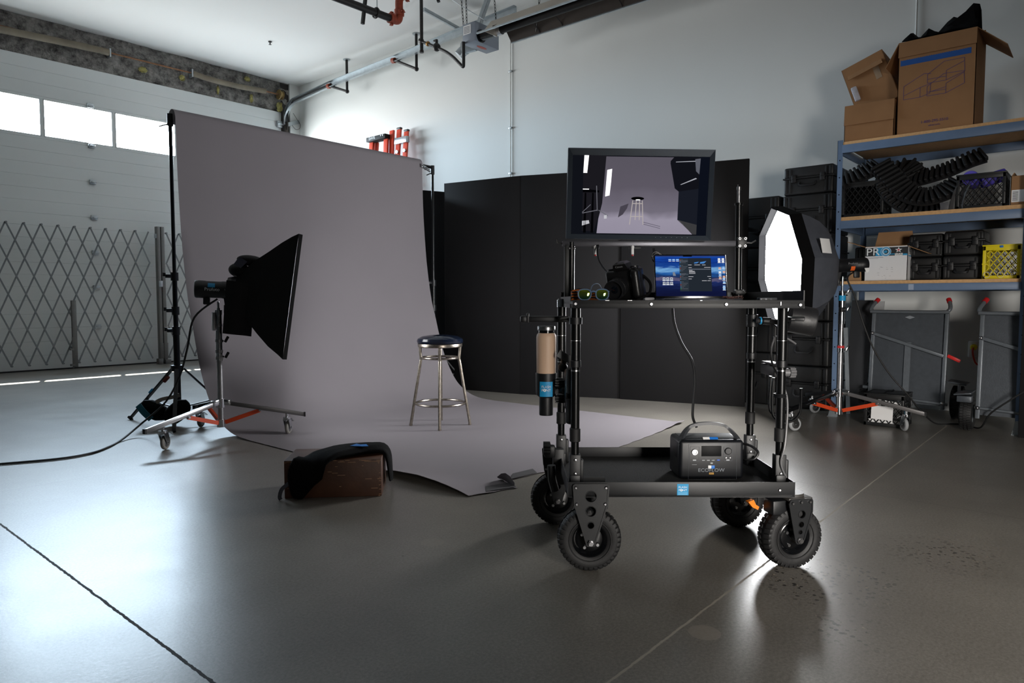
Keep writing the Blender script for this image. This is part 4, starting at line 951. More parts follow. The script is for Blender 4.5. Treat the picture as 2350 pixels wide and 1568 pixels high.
# the picture on the screen
scr=part('screen',mon); sw,sh=mw-2*bz,mh-bz*2.4
def S(u,v,y): return V((-mw/2+bz+sw*u,y,bz+sh*(1-v)))
def spoly(name,pts,mt,lay): 
    M().prism([S(u,v,-.0012-.00025*lay) for u,v in pts],(0,.0002,0)).build(name,mt,scr)
def scol(n,rgb,s=1.): return emitter('screen_'+n,rgb,s)
def sgrad(n,stops,horizontal=False):
    m=bpy.data.materials.new('screen_'+n); m.use_nodes=True; nt=m.node_tree; nt.nodes.clear(); N=nt.nodes.new; L=nt.links.new
    tc=N('ShaderNodeTexCoord'); sp=N('ShaderNodeSeparateXYZ'); L(tc.outputs['Generated'],sp.inputs[0]); r=N('ShaderNodeValToRGB'); e=r.color_ramp.elements
    while len(e)<len(stops): e.new(.5)
    for x,(p,c) in zip(e,stops): x.position=p; x.color=lin(c)+(1,)
    no=N('ShaderNodeTexNoise'); no.inputs['Scale'].default_value=3; L(tc.outputs['Generated'],no.inputs['Vector'])
    ad=N('ShaderNodeMath'); ad.operation='MULTIPLY_ADD'; L(no.outputs['Fac'],ad.inputs[0]); ad.inputs[1].default_value=.25; 
    a2=N('ShaderNodeMath'); a2.operation='SUBTRACT'; L(sp.outputs[0 if horizontal else 2],a2.inputs[0]); a2.inputs[1].default_value=.125; L(a2.outputs[0],ad.inputs[2])
    L(ad.outputs[0],r.inputs['Fac']); em=N('ShaderNodeEmission'); L(r.outputs['Color'],em.inputs['Color']); o=N('ShaderNodeOutputMaterial'); L(em.outputs[0],o.inputs[0]); return m
spoly('picture_ground',[(0,0),(1,0),(1,1),(0,1)],scol('night',(16,18,24)),0)
spoly('picture_side',[(.08,.0),(.26,.0),(.22,.62),(.17,.96),(.08,.96)],scol('side',(26,25,30)),1)
spoly('picture_paper',[(.245,.01),(.74,.01),(.715,.06),(.755,.40),(.785,.44),(.785,.78),(.90,.985),(.19,.985),(.2,.80),(.225,.6)],sgrad('paper',[(0,(146,140,156)),(.22,(150,144,160)),(.30,(112,107,120)),(.6,(92,87,98)),(1,(88,84,94))]),2)
spoly('picture_floor',[(.785,.80),(.905,.985),(.93,.985),(.93,.86),(.86,.80)],scol('floor',(58,58,60)),2)
spoly('picture_shade',[(.36,.64),(.42,.60),(.41,.66),(.38,.74),(.345,.78)],scol('shade',(70,66,76)),3)
spoly('picture_softbox',[(.74,.01),(.93,.01),(.93,.40),(.785,.44),(.755,.40),(.715,.08)],scol('box',(17,18,24)),3)
spoly('picture_wall',[(.93,.0),(1,0),(1,1),(.93,1)],scol('wall',(12,16,26)),3)
spoly('picture_flat',[(.785,.44),(.93,.40),(.93,.86),(.785,.80)],scol('flat',(24,27,36)),3)
W_=scol('light',(255,255,255),1.6)
spoly('picture_strip',[(.085,.0),(.118,.0),(.108,.22),(.08,.22)],W_,4); spoly('picture_strip',[(.255,.18),(.29,.165),(.285,.34),(.277,.50),(.245,.515)],W_,4)
spoly('picture_clip',[(.895,.03),(.935,.02),(.93,.22),(.905,.18)],scol('clip',(92,94,104)),4); spoly('picture_rod',[(.905,.265),(.915,.275),(.80,.355),(.795,.35)],scol('rod',(170,172,180)),4); spoly('picture_rod',[(.755,.065),(.90,.05),(.90,.06),(.755,.072)],scol('rod',(170,172,180)),4)
blk=scol('black',(4,4,6)); met=scol('metal',(176,168,166)); 
for u in (.10,.155): spoly('picture_cart',[(u-.006,.47),(u+.006,.47),(u+.010,.98),(u-.010,.98)],blk,4)
spoly('picture_cart',[(.08,.42),(.20,.44),(.20,.465),(.08,.465)],blk,4); spoly('picture_lamp',[(.08,.42),(.125,.42),(.125,.43),(.08,.43)],W_,5)
for a,b_,w in (((.18,.38),(.19,.70),.006),((.19,.69),(.08,.73),.006),((.2,.69),(.27,.76),.006),((.14,.62),(.08,.72),.005)):
    dx,dy=b_[0]-a[0],b_[1]-a[1]; l=math.hypot(dx,dy); nx,ny=-dy/l*w/2,dx/l*w/2*1.7
    spoly('picture_stand',[(a[0]+nx,a[1]+ny),(b_[0]+nx,b_[1]+ny),(b_[0]-nx,b_[1]-ny),(a[0]-nx,a[1]-ny)],scol('grey',(104,104,112)),5)
spoly('picture_caster',[(.24,.755),(.262,.75),(.262,.795),(.242,.80)],scol('pale',(190,190,196)),6); spoly('picture_glow',[(.08,.83),(.13,.82),(.135,.86),(.08,.89)],scol('pale',(190,190,196)),4)
el=lambda cx,cy,a,b_:[(cx+a*math.cos(2*PI*k/24),cy+b_*math.sin(2*PI*k/24)) for k in range(24)]
spoly('picture_seat',el(.485,.535,.048,.022),blk,6); spoly('picture_seat_glint',el(.488,.552,.018,.006),W_,7)
for a,b_ in (((.450,.56),(.432,.87)),((.52,.56),(.532,.87)),((.476,.56),(.472,.81)),((.50,.56),(.503,.81))):
    spoly('picture_leg',[(a[0]-.003,a[1]),(a[0]+.003,a[1]),(b_[0]+.003,b_[1]),(b_[0]-.003,b_[1])],met,6)
for cy,a in ((.60,.034),(.765,.045)):
    spoly('picture_ring',[(.485-a,cy-.006),(.485+a,cy-.006),(.485+a,cy+.004),(.485-a,cy+.004)],met,6)
for y0 in (.855,.83): spoly('picture_shadow',[(.53,y0),(.66,y0+.055),(.66,y0+.062),(.53,y0+.008)],scol('shade2',(96,91,106)),4)
o=M().tube([CP(-.255,.27,1.315),CP(-.262,.25,1.28),CP(-.255,.20,1.23),CP(-.225,.10,1.17),CP(-.21,-.02,1.145)],.0042,7,6).build('video_cable',K_plastic); tag(o,'thin black cable hanging from the crossbar to the camera','cable')
o=M().tube([CP(.005,.29,1.30),CP(.008,.28,1.27),CP(.01,.27,1.24)],.006,8,4).torus(CP(.012,.27,1.265),Fh,.018,.005,18,6).torus(CP(.02,.27,1.255),Fh,.022,.005,18,6).build('cable_bundle',K_plastic); tag(o,'small black coiled cable behind the top edge of the laptop','cable')
# ------------------------------------------------------------------ laptop
lt=on_cart('laptop','open black laptop with blue sunset desktop on the upper shelf','laptop',.120,.03,1.0555,math.radians(-1.5))
M().bx(-.156,.156,-.205,.012,0,.0115,.004).build('base',mat('dark_laptop_shell',(38,40,46),.35,.6),lt)
M().bx(-.14,.14,-.11,-.01,.0115,.0120).build('keyboard',K_gloss,lt); M().bx(-.06,.06,-.2,-.13,.0115,.0118).build('trackpad',mat('laptop_trackpad',(46,48,54),.3,.3),lt)
lid=part('lid',lt,(0,.010,.012),(math.radians(-13),0,0)); lw,lh=.311,.197
M().bx(-lw/2,lw/2,0,.005,0,lh,.0025).build('shell',K_gloss,lid)
def P2(u,v,lay): return V((-lw/2+.005+(lw-.01)*u,-.0003-.0002*lay,lh-.006-(lh-.016)*v))
def lp(pts,mt,lay,name='desktop'): M().prism([P2(u,v,lay) for u,v in pts],(0,.00015,0)).build(name,mt,lid)
def lr(u0,v0,u1,v1,mt,lay,name='desktop'): lp([(u0,v0),(u1,v0),(u1,v1),(u0,v1)],mt,lay,name)
def desk():
    m=bpy.data.materials.new('screen_desktop'); m.use_nodes=True; nt=m.node_tree; nt.nodes.clear(); N=nt.nodes.new; L=nt.links.new
    tc=N('ShaderNodeTexCoord'); sp=N('ShaderNodeSeparateXYZ'); L(tc.outputs['Generated'],sp.inputs[0])
    mp=N('ShaderNodeMapping'); mp.inputs['Scale'].default_value=(2.2,1,9); L(tc.outputs['Generated'],mp.inputs['Vector'])
    no=N('ShaderNodeTexNoise'); no.inputs['Scale'].default_value=1.6; no.inputs['Detail'].default_value=6; no.inputs['Distortion'].default_value=.8; L(mp.outputs[0],no.inputs['Vector'])
    a=N('ShaderNodeMath'); a.operation='MULTIPLY_ADD'; L(no.outputs['Fac'],a.inputs[0]); a.inputs[1].default_value=.34; L(sp.outputs[2],a.inputs[2]); b=N('ShaderNodeMath'); b.operation='SUBTRACT'; L(a.outputs[0],b.inputs[0]); b.inputs[1].default_value=.17
    r=N('ShaderNodeValToRGB'); e=r.color_ramp.elements
    st=[(0,(14,18,48)),(.22,(16,24,60)),(.34,(30,44,96)),(.42,(90,84,110)),(.47,(26,40,78)),(.56,(30,84,152)),(.66,(110,160,205)),(.74,(24,66,140)),(.86,(14,44,120)),(1,(22,74,168))]
    while len(e)<len(st): e.new(.5)
    for x,(p,c) in zip(e,st): x.position=p; x.color=lin(c)+(1,)
    L(b.outputs[0],r.inputs['Fac']); em=N('ShaderNodeEmission'); em.inputs['Strength'].default_value=1.1; L(r.outputs['Color'],em.inputs['Color']); o=N('ShaderNodeOutputMaterial'); L(em.outputs[0],o.inputs[0]); return m
lr(0,0,1,1,desk(),0,'wallpaper')
lr(.40,0,.53,.022,scol('black',(4,4,6)),2,'notch'); lr(0,0,1,.03,scol('menu',(40,60,120)),1,'menu_bar')
win=scol('window',(34,40,48)); lr(.345,.06,.80,.88,win,2,'settings_window'); lr(.345,.06,.47,.88,scol('sidebar',(42,50,58)),3,'settings_sidebar')
pale=scol('pale',(190,190,196)); mid=scol('grey',(104,104,112))
cols=[(220,80,80),(90,160,230),(90,160,230),(80,190,110),(90,160,230),(150,150,160)]
for k in range(22):
    c=cols[(k*5)%6]; v=.10+.034*k
    if k in (3,9,15): continue
    lr(.352,v,.362,v+.012,scol('dot%d%d%d'%c,c),4,'sidebar_icon'); lr(.368,v+.002,.368+.03+.02*((k*7)%4),v+.009,mid,4,'sidebar_line')
lr(.345,.115,.47,.15,scol('hl',(66,74,84)),3.5,'sidebar_row'); lr(.345,.45,.47,.475,scol('hl',(66,74,84)),3.5,'sidebar_row')
bl_=scol('thumb',(70,130,200)); lp([(.56,.17),(.63,.15),(.60,.19),(.555,.195)],bl_,4,'display_icon'); lp([(.645,.16),(.735,.135),(.70,.195),(.64,.20)],bl_,4,'display_icon')
for u0,u1,v in ((.47,.52,.225),(.56,.64,.225),(.67,.72,.225),(.475,.52,.29),(.70,.79,.285),(.48,.53,.36),(.48,.56,.38),(.48,.57,.405),(.48,.57,.435),(.47,.54,.515),(.74,.79,.51),(.47,.515,.57),(.76,.79,.565),(.66,.73,.615),(.74,.785,.615)): lr(u0,v,u1,v+.012,pale,4,'settings_line')
lr(.475,.325,.79,.348,scol('hl2',(92,98,108)),4,'settings_row')
wh=scol('icon',(226,230,236))
for u in (.10,.152,.206):
    for v in (.545,.65): lr(u,v,u+.038,v+.05,wh,3,'folder_icon'); lr(u+.005,v+.015,u+.033,v+.04,scol('thumb2',(60,70,90)),4,'folder_picture'); lr(u-.004,v+.058,u+.042,v+.078,wh,3,'folder_name')
for u in (.19,.245,.30): lr(u,.085,u+.04,.12,scol('sky',(150,190,235)),3,'desktop_icon'); lr(u,.135,u+.04,.145,wh,3,'icon_name')
for u,v in ((.90,.065),(.955,.065),(.90,.125),(.955,.125),(.905,.29),(.96,.28),(.905,.39),(.962,.38),(.905,.46),(.96,.50),(.905,.53),(.958,.56),(.96,.64),(.955,.74),(.955,.80)): lr(u,v,u+.036,v+.042,[wh,scol('sky',(150,190,235)),scol('peach',(214,170,150))][int(u*100+v*100)%3],3,'desktop_icon'); lr(u-.004,v+.048,u+.04,v+.058,wh,3,'icon_name')
lp([(.245,.42),(.27,.40),(.285,.46),(.29,.50),(.25,.50)],scol('dim',(120,128,140)),3,'desktop_icon')
# ------------------------------------------------------------------ camera on the shelf
cm=on_cart('dslr_camera','black digital camera with wide lens tilted down on upper shelf','camera',-.178,-.09,1.056,math.radians(-32)); cm.rotation_euler=(math.radians(8),math.radians(-6),TH-math.radians(32))
K_cam=mat('camera_black',(17,17,18),.35,0,(60,.15),(200,.08))
M().box((0,.01,.068),(.150,.060,.132),None,.014,3).box((.058,-.022,.07),(.034,.04,.12),None,.014,3).build('body',K_cam,cm)
M().loft([[V((x,y,z)) for x,y,z in ((-.034,-.025,.132),(.034,-.025,.132),(.034,.035,.132),(-.034,.035,.132))],[V((x,y,z)) for x,y,z in ((-.026,-.035,.155),(.026,-.035,.155),(.026,.03,.158),(-.026,.03,.158))],[V((x,y,z)) for x,y,z in ((-.014,-.022,.164),(.014,-.022,.164),(.014,.022,.166),(-.014,.022,.166))]]).build('prism_housing',K_cam,cm)
M().cyl((.052,.0,.13),(.052,.0,.142),.016).cyl((-.052,.01,.13),(-.052,.01,.14),.018).box((.06,-.03,.134),(.018,.012,.006),None,.003).build('dials',K_plastic,cm)
ln=part('lens',cm,(-.012,-.02,.068),(math.radians(8),0,0))
M().lathe([(.034,0),(.035,.006),(.038,.010),(.038,.026),(.040,.028),(.040,.046),(.0385,.048),(.0385,.058),(.041,.060),(.041,.076),(.036,.077),(.033,.068),(.001,.066)],(0,0,0),(0,-1,0),40).build('barrel',K_plastic,ln)
m=M()
for k in range(36):
    a=2*PI*k/36; m.box((.0402*math.cos(a),-.037,.0402*math.sin(a)),(.003,.016,.003),(0,-a,0))
m.build('zoom_grip',K_rubber,ln); M().lathe([(.001,.0675),(.026,.0665),(.033,.065)],(0,0,0),(0,-1,0),36,False).build('front_glass',mat('lens_glass',(10,14,20),.05,0,None,None,.8,1.),ln)
text('camera_print','Canon',mat('dim_ink',(120,122,126),.6),cm,(0,-.037,.146),FRONT,.012)
m=M(); m.tube([(.07,.02,.10),(.09,.05,.06),(.09,.02,.02),(.06,-.05,.004)],.006,7,5); m.build('strap',K_fabric,cm)
t=on_cart('cable_stub','silver tipped cable end standing behind the camera','cable',-.105,.0,1.056,0); M().tube([(-.02,.0,.004),(-.012,0,.05),(.010,0,.09)],.0045,8,4).build('lead',K_plastic,t); M().cyl((-.002,0,.07),(.010,0,.09),.0055,n=10).build('plug',K_steel,t)
t=on_cart('adapter','small white adapter lying between camera and laptop','adapter',-.083,-.06,1.056,.2); M().box((0,0,.008),(.045,.022,.015),None,.004).build('body',mat('grey_white_plastic',(150,150,154),.4),t)
# sunglasses and striped strap
t=on_cart('striped_strap','orange and black striped strap folded under the sunglasses','strap',-.352,-.205,1.056,.05)
def tiger():
    m=bpy.data.materials.new('orange_black_stripes'); m.use_nodes=True; nt=m.node_tree; b=nt.nodes['Principled BSDF']; tc=nt.nodes.new('ShaderNodeTexCoord'); w=nt.nodes.new('ShaderNodeTexWave'); w.inputs['Scale'].default_value=26; w.inputs['Distortion'].default_value=5; w.inputs['Detail'].default_value=2; w.bands_direction='Z'
    nt.links.new(tc.outputs['Object'],w.inputs['Vector']); r=nt.nodes.new('ShaderNodeValToRGB'); r.color_ramp.elements[0].color=lin((16,12,10))+(1,); r.color_ramp.elements[0].position=.42; r.color_ramp.elements[1].color=lin((222,112,26))+(1,); r.color_ramp.elements[1].position=.55
    nt.links.new(w.outputs['Fac'],r.inputs['Fac']); nt.links.new(r.outputs['Color'],b.inputs['Base Color']); b.inputs['Roughness'].default_value=.7; return m
m=M()
m.sheet([[V((-.066+.135*i/12,.0+.016*j,.004+.018*j+.012*math.sin(i*.45)*(j/2))) for j in range(3)] for i in range(13)],.005); m.box((-.055,.01,.022),(.024,.03,.038),None,.008); m.build('strap_fold',tiger(),t,60)
t=on_cart('sunglasses','blue grey sunglasses with green mirrored lenses on the striped strap','sunglasses',-.338,-.262,1.0575,-.05)
K_sg=mat('blue_grey_frame',(92,116,146),.4); K_lens=mat('green_mirror_lens',(40,190,120),.04,.9)
nt=K_lens.node_tree
tc=nt.nodes.new('ShaderNodeTexCoord'); sp=nt.nodes.new('ShaderNodeSeparateXYZ'); nt.links.new(tc.outputs['Generated'],sp.inputs[0]); r=nt.nodes.new('ShaderNodeValToRGB'); r.color_ramp.elements[0].color=lin((16,120,110))+(1,); r.color_ramp.elements[1].color=lin((190,210,60))+(1,); nt.links.new(sp.outputs[2],r.inputs['Fac']); nt.links.new(r.outputs['Color'],nt.nodes['Principled BSDF'].inputs['Base Color'])
for s in (-1,1):
    P=[]
    for k in range(28):
        a=2*PI*k/28; ca,sa=math.cos(a),math.sin(a)
        P.append(V((s*.034+.0245*math.copysign(abs(ca)**.75,ca)*(1+.10*sa),.004*abs(ca)*0+.10*(abs(s*.034+.0245*ca)-.034)**1*0.3,.024+.0205*math.copysign(abs(sa)**.8,sa))))
    M().tube(P,.0026,8,0,True).build('rim',K_sg,t)
    m=M(); m.loft([P,[V((s*.034,-.004,.024))+(p-V((s*.034,0,.024)))*.55 for p in P],[V((s*.034,-.0045,.024))+(p-V((s*.034,0,.024)))*.05 for p in P]]); m.build('lens',K_lens,t,60)
    M().tube([(s*.060,.004,.036),(s*.062,.02,.037),(s*.060,.08,.036),(s*.056,.115,.024),(s*.053,.13,.014)],.0022,7,5).build('temple_arm',K_sg,t)
M().tube([(-.012,0,.033),(0,-.003,.037),(.012,0,.033)],.003,8,4).build('bridge',K_sg,t)
M().tube([(-.01,.04,.036),(.0,.03,.062),(.022,.03,.066),(.036,.035,.045),(.038,.04,.036)],.0013,6,6).build('cord_loop',K_sg,t)
t=on_cart('wire_tangle','small tangle of thin brown wires beside the laptop on upper shelf','cable',.236,-.15,1.056); m=M(); rnd=random.Random(11)
for k in range(9):
    q=[V((rnd.uniform(-.045,.045),rnd.uniform(-.03,.03),.003+abs(rnd.gauss(0,.010)))) for _ in range(6)]; m.tube(q,.0013,5,6)
m.build('wires',mat('brown_wire',(84,58,54),.5),t)
t=on_cart('usb_hub','flat grey hub at the right front of the upper shelf','hub',.353,-.215,1.056,.03); M().box((0,0,.0075),(.070,.035,.013),None,.003).build('body',mat('dark_grey_hub',(66,68,72),.4,.3),t)
m=M()
for x in (-.02,0,.02): m.box((x,-.0177,.0075),(.012,.001,.006))
m.build('ports',K_gloss,t)
# ------------------------------------------------------------------ power station
ps=on_cart('power_station','black portable power station with carry handle on the lower tray','power station',.176,-.02,.313,math.radians(1))
w,d,hh=.272,.17,.165
K_ps=mat('power_station_shell',(14,16,21),.42,0,(50,.06))
M().box((0,0,hh/2),(w,d,hh),None,.016,4).build('body',K_ps,ps)
M().loft([[V((x,y,hh-.012)) for x,y in ((-w/2+.008,-d/2+.006),(w/2-.008,-d/2+.006),(w/2-.008,d/2-.006),(-w/2+.008,d/2-.006))],[V((x,y,hh+.002)) for x,y in ((-w/2+.02,-d/2+.03),(w/2-.02,-d/2+.03),(w/2-.02,d/2-.02),(-w/2+.02,d/2-.02))]]).build('top_cover',K_ps,ps)
for y in (-.03,):
    M().strip([(-w/2+.012,y-.03,hh-.018),(-w/2+.022,y-.015,hh+.008),(-w/2+.05,y,hh+.040),(-w/2+.08,y,hh+.056),(0,y,hh+.062),(w/2-.08,y,hh+.056),(w/2-.05,y,hh+.040),(w/2-.022,y-.015,hh+.008),(w/2-.012,y-.03,hh-.018)],.020,.012,5,(0,.02,1)).build('handle',mat('handle_rubber_grey',(52,54,58),.4),ps)
fy=-d/2-.0004
def fr(m,x0,x1,z0,z1,t=.0012,y=.0006): m.bx(x0,x1,fy-y,fy,z1-t,z1).bx(x0,x1,fy-y,fy,z0,z0+t).bx(x0,x0+t,fy-y,fy,z0,z1).bx(x1-t,x1,fy-y,fy,z0,z1); return m
m=M(); fr(m,-.092,-.052,.078,.138); fr(m,.05,.086,.078,.138); fr(m,-.097,.105,.0,.150,.0008); m.build('front_lines',mat('shell_line_grey',(58,62,70),.5),ps)
M().bx(-.043,.040,fy-.001,fy,.098,.142,.0004).build('display',mat('dark_display',(8,9,11),.55,0,None,None,.2),ps)
M().lathe([(.001,.004),(.007,.004),(.008,.006),(.012,.006),(.0135,.0)],(-.072,fy,.116),(0,-1,0),24).build('socket_left',K_steel,ps)
M().lathe([(.001,.006),(.012,.006),(.0145,.004),(.0145,0)],(.068,fy,.120),(0,-1,0),28).build('socket_cover',K_plastic,ps)
m=M()
for x in (-.072,.068): m.bx(x-.007,x+.007,fy-.001,fy,.0795,.0845,.0004)
for x in (-.034,-.014,.006): m.bx(x-.006,x+.006,fy-.001,fy,.0795,.0825,.0004)
m.bx(-.082,-.062,fy-.0006,fy,.0625,.0635).bx(-.005,.005,fy-.0012,fy,.066,.072,.0005); m.build('port_marks',mat('pale_port_mark',(170,174,178),.5),ps)
m=M()
for x in (.060,.077): m.lathe([(.001,.003),(.003,.003),(.004,0)],(x,fy,.092),(0,-1,0),10)
m.build('port_dots',K_steel,ps)
m=M(); m.bx(.022,.034,fy-.001,fy,.0795,.0845,.0004); m.build('blue_port',mat('usb_blue',(40,90,190),.5),ps)
text('maker_name','ECOFLOW',mat('silver_print',(128,134,142),.4),ps,(-.001,fy-.0004,.039),FRONT,.0205,.0003,'CENTER',1.12)
M().bx(-.010,.010,fy-.0008,fy,.0215,.0295,.0003).build('model_badge',mat('amber_badge',(214,162,72),.5),ps); text('badge_print','PRO',K_plastic,ps,(0,fy-.0010,.0255),FRONT,.0065,.0002,'CENTER',1.2)
M().bx(-.014,-.001,fy-.0008,fy,.046,.0595,.0003).build('white_sticker',K_white,ps); M().bx(-.001,.013,fy-.0008,fy,.046,.0595,.0003).build('blue_sticker',mat('tag_blue',(30,112,200),.5),ps)
s=part('top_sticker',ps,(0,-d/2+.019,hh-.0005),(math.radians(45),0,0)); M().bx(-.031,-.003,-.012,.012,0,.0008).build('white_half',K_white,s); M().bx(-.003,.032,-.012,.012,0,.0008).build('blue_half',mat('tag_blue',(30,112,200),.5),s)
text('wording','FLASH',mat('sticker_pale_print',(150,208,232),.6),s,(.0145,-.004,.0009),(0,0,0),.007)
m=M()
for k in range(5): m.bx(-w/2-.0008,-w/2+.001,-.05,.05,.10+.009*k,.104+.009*k)
m.build('side_vents',K_gloss,ps)
m=M(); m.bx(-w/2-.001,-w/2+.001,-.055,.055,.085,.150,.0004); m.build('side_panel',K_plastic,ps)
o=M().tube([CP(.058,.12,1.03),CP(.066,.12,.96),CP(.10,.12,.87),CP(.148,.12,.79),CP(.162,.12,.70),CP(.150,.10,.59),CP(.148,.09,.54),CP(.160,.07,.50)],.006,8,6).build('power_cable',K_plastic); tag(o,'black power cord hanging from upper shelf down to the power station','cable')
o=M().tube([CP(.315,.03,.437),CP(.345,.03,.437),CP(.39,.04,.424),CP(.425,.05,.395),CP(.41,.05,.365),CP(.37,.04,.362),CP(.315,.03,.37)],.0055,8,6).build('looped_cable',K_plastic); tag(o,'short black cord looping from right side of the power station','cable')
# ------------------------------------------------------------------ shelving unit
SX0,SX1=6.71,7.58; SY0,SY1=.50,1.92
sh=thing('shelving_unit','blue-grey steel shelving unit with particle board shelves against white wall','shelf',(SX0,SY0,0))
D=SX1-SX0; Wd=SY1-SY0
for x,y,sx,sy in ((0,Wd,1,-1),(0,0,1,1),(D,Wd,-1,-1),(D,0,-1,1)):
    p=part('post',sh,(x,y,0)); m=M().bx(0,.003*sx,0,.045*sy,0,2.485).bx(0,.042*sx,0,.003*sy,0,2.485); m.build('angle',K_blue,p)
    m=M(); z=.18
    while z<2.45: m.cyl((-.0006*sx,.022*sy,z),(.001*sx,.022*sy,z),.0055,n=10); z+=.152
    m.build('bolt_holes',K_gloss,p)
    M().prism([(-.004*sx,-.02*sy,0),(-.004*sx,.065*sy,0),(-.004*sx,.042*sy,.11),(-.004*sx,.004*sy,.11)],(.004*sx,0,0)).bx(-.03*sx,.03*sx,-.02*sy,.065*sy,0,.004).build('foot_plate',K_galv,p)
for z0,z1,bt in ((2.37,2.442,2.468),(1.698,1.770,1.803),(1.143,1.202,1.230)):
    for x in (0.0,D-.03): M().bx(x-.004 if x==0 else x,x+.026,.04,Wd-.04,z0,z1,.003).build('beam',K_blue,sh)
    for y in (.0,Wd-.022): M().bx(.02,D-.02,y+.002,y+.02,z0,z1,.002).build('side_beam',K_blue,sh)
    M().bx(.004,D-.004,.03,Wd-.03,z1,bt,.002).build('board',K_wood,sh)
M().bx(-.006,-.002,.78,.82,1.148,1.196).build('price_tag',mat('pale_tag',(150,164,186),.5),sh)
def hard_case(name,lab,x,y,z,w,d,h,group,rz=-PI/2,handle=True,kind=0):
    """front faces local -Y; turned to face the photographer's side (-X) by rz"""
    t=thing(name,lab,'case',(x,y,z),rz,group); zl=h*.60
    M().box((0,d/2,zl/2),(w,d,zl),None,.018,3).build('body',K_case,t)
    M().box((0,d/2,(zl+h)/2+.002),(w,d,h-zl-.004),None,.018,3).build('lid',K_case,t)
    m=M().box((0,d/2,zl),(w+.018,d+.018,.014),None,.004)
    for s in (-1,1):
        for xx in (.44,.36): m.bx(s*w*xx-.012,s*w*xx+.012,-.006,.01,.02,zl-.01,.003); m.bx(s*w*xx-.012,s*w*xx+.012,-.006,.01,zl+.01,h-.02,.003)
    m.build('ribs',K_case,t)
    for s in (-1,1): M().box((s*w*.29,-.008,zl-.005),(.045,.02,.075),None,.006).box((s*w*.29,-.019,zl+.01),(.032,.008,.03),None,.003).build('latch',K_plastic,t)
    if handle: M().strip([(-w*.17,-.008,zl*.72),(-w*.16,-.03,zl*.55),(-w*.12,-.036,zl*.50),(w*.12,-.036,zl*.50),(w*.16,-.03,zl*.55),(w*.17,-.008,zl*.72)],.016,.022,0,(0,-1,0)).build('handle',K_plastic,t)
    return t
# cases stacked on the floor left of the shelves
z=0
for k,h in enumerate((.42,.44,.42,.42,.38,.27)):
    names=['bottom','second from the floor','third from the floor','fourth from the floor','fifth from the floor','topmost']
    hard_case('hard_case','black hard case, %s of the taller stack left of the shelves'%names[k],6.98+.01*(k%2),2.26,z,.46,.55,h-.003,'hard cases stacked on the floor'); z+=h
z=0
for k,h in enumerate((.53,.53,.53,.51)):
    hard_case('hard_case','black hard case, %s of the lower stack beside the black flat'%['bottom','second from the floor','third from the floor','topmost'][k],7.02,2.80,z,.52,.5,h-.003,'hard cases stacked on the floor'); z+=h
# third shelf (lowest board)
Z3=1.230
for k,(lab,y,z,w,h) in enumerate((('black hard case right of the white carton, upper of its pair',1.25,Z3+.205,.26,.20),('black hard case right of the white carton, lower of its pair',1.25,Z3,.26,.203),('wide black hard case beside the yellow crate, upper of its pair',.965,Z3+.208,.285,.205),('wide black hard case beside the yellow crate, lower of its pair',.970,Z3,.28,.206))):
    hard_case('hard_case',lab,6.98 if k<2 else 6.93,y,z,w,.36,h,'hard cases on the lowest shelf')
hard_case('hard_case','black hard case behind the white carton at left end of lowest shelf',7.16,1.67,Z3,.40,.30,.33,'hard cases on the lowest shelf')
def carton(lab,x,y,z,w,d,h,mt,inner,rz=-PI/2,name='cardboard_box',group='cardboard boxes on the shelves'):
    t=thing(name,lab,'box',(x,y,z),rz,group); m=M(); e=.005
    m.bx(-w/2,w/2,0,e,0,h).bx(-w/2,w/2,d-e,d,0,h).bx(-w/2,-w/2+e,0,d,0,h).bx(w/2-e,w/2,0,d,0,h).bx(-w/2,w/2,0,d,0,e)
    m.build('walls',mt,t); return t
def flap(t,p0,p1,vec,mt,taper=.0,name='flap'):
    p0,p1,vec=V(p0),V(p1),V(vec); d=(p1-p0); n=d.cross(vec).normalized()*.005
    M().prism([p0,p1,p1+vec-d*taper,p0+vec+d*taper],n).build(name,mt,t)
K_wcard=mat('white_carton',(226,228,232),.6,0,(6,.03))
t=carton('white printed carton with open brown flaps on the lowest shelf','',0,0,0,0,0,K_wcard,K_cardin) if False else carton('white printed carton with open brown flaps on the lowest shelf',6.86,1.535,Z3,.345,.30,.305,K_wcard,K_cardin,-PI/2,'white_carton')
flap(t,(-.165,.298,.302),(.165,.298,.302),(0,.03,.155),K_cardin,.08); flap(t,(.172,.01,.303),(.172,.29,.303),(.16,-.02,-.07),K_cardin,.04); flap(t,(-.172,.01,.303),(-.172,.29,.303),(-.15,-.02,.055),K_cardin,.04); flap(t,(-.165,.002,.303),(.165,.002,.303),(0,.10,.008),K_cardin,.05)
K_bink=mat('dark_print_ink',(40,42,46),.6); K_cy=mat('cyan_print',(40,150,205),.6)
M().bx(-.170,.170,-.0012,0,.222,.296).build('print_band',K_bink,t); text('print_letters','PR',K_ink,t,(-.105,-.0016,.257),FRONT,.092,.0003,'CENTER',1.1)
M().prism([(-.085,-.0014,.222),(-.005,-.0014,.222),(-.02,-.0014,.296),(-.075,-.0014,.296)],(0,.0003,0)).build('cyan_patch',K_cy,t)
M().lathe([(.042,0),(.042,.001),(.020,.001),(.020,0)],(.0,-.0018,.259),(0,-1,0),40,False).build('big_letter',mat('pale_blue_print',(190,215,232),.6),t); M().lathe([(.012,.0),(.012,.001),(.001,.001)],(.0,-.0018,.259),(0,-1,0),24).build('big_letter_dot',K_cy,t); M().lathe([(.038,0),(.038,.0014),(.030,.0014),(.030,0)],(0,-.0018,.259),(0,-1,0),40,False).build('big_letter_ring',K_cy,t)
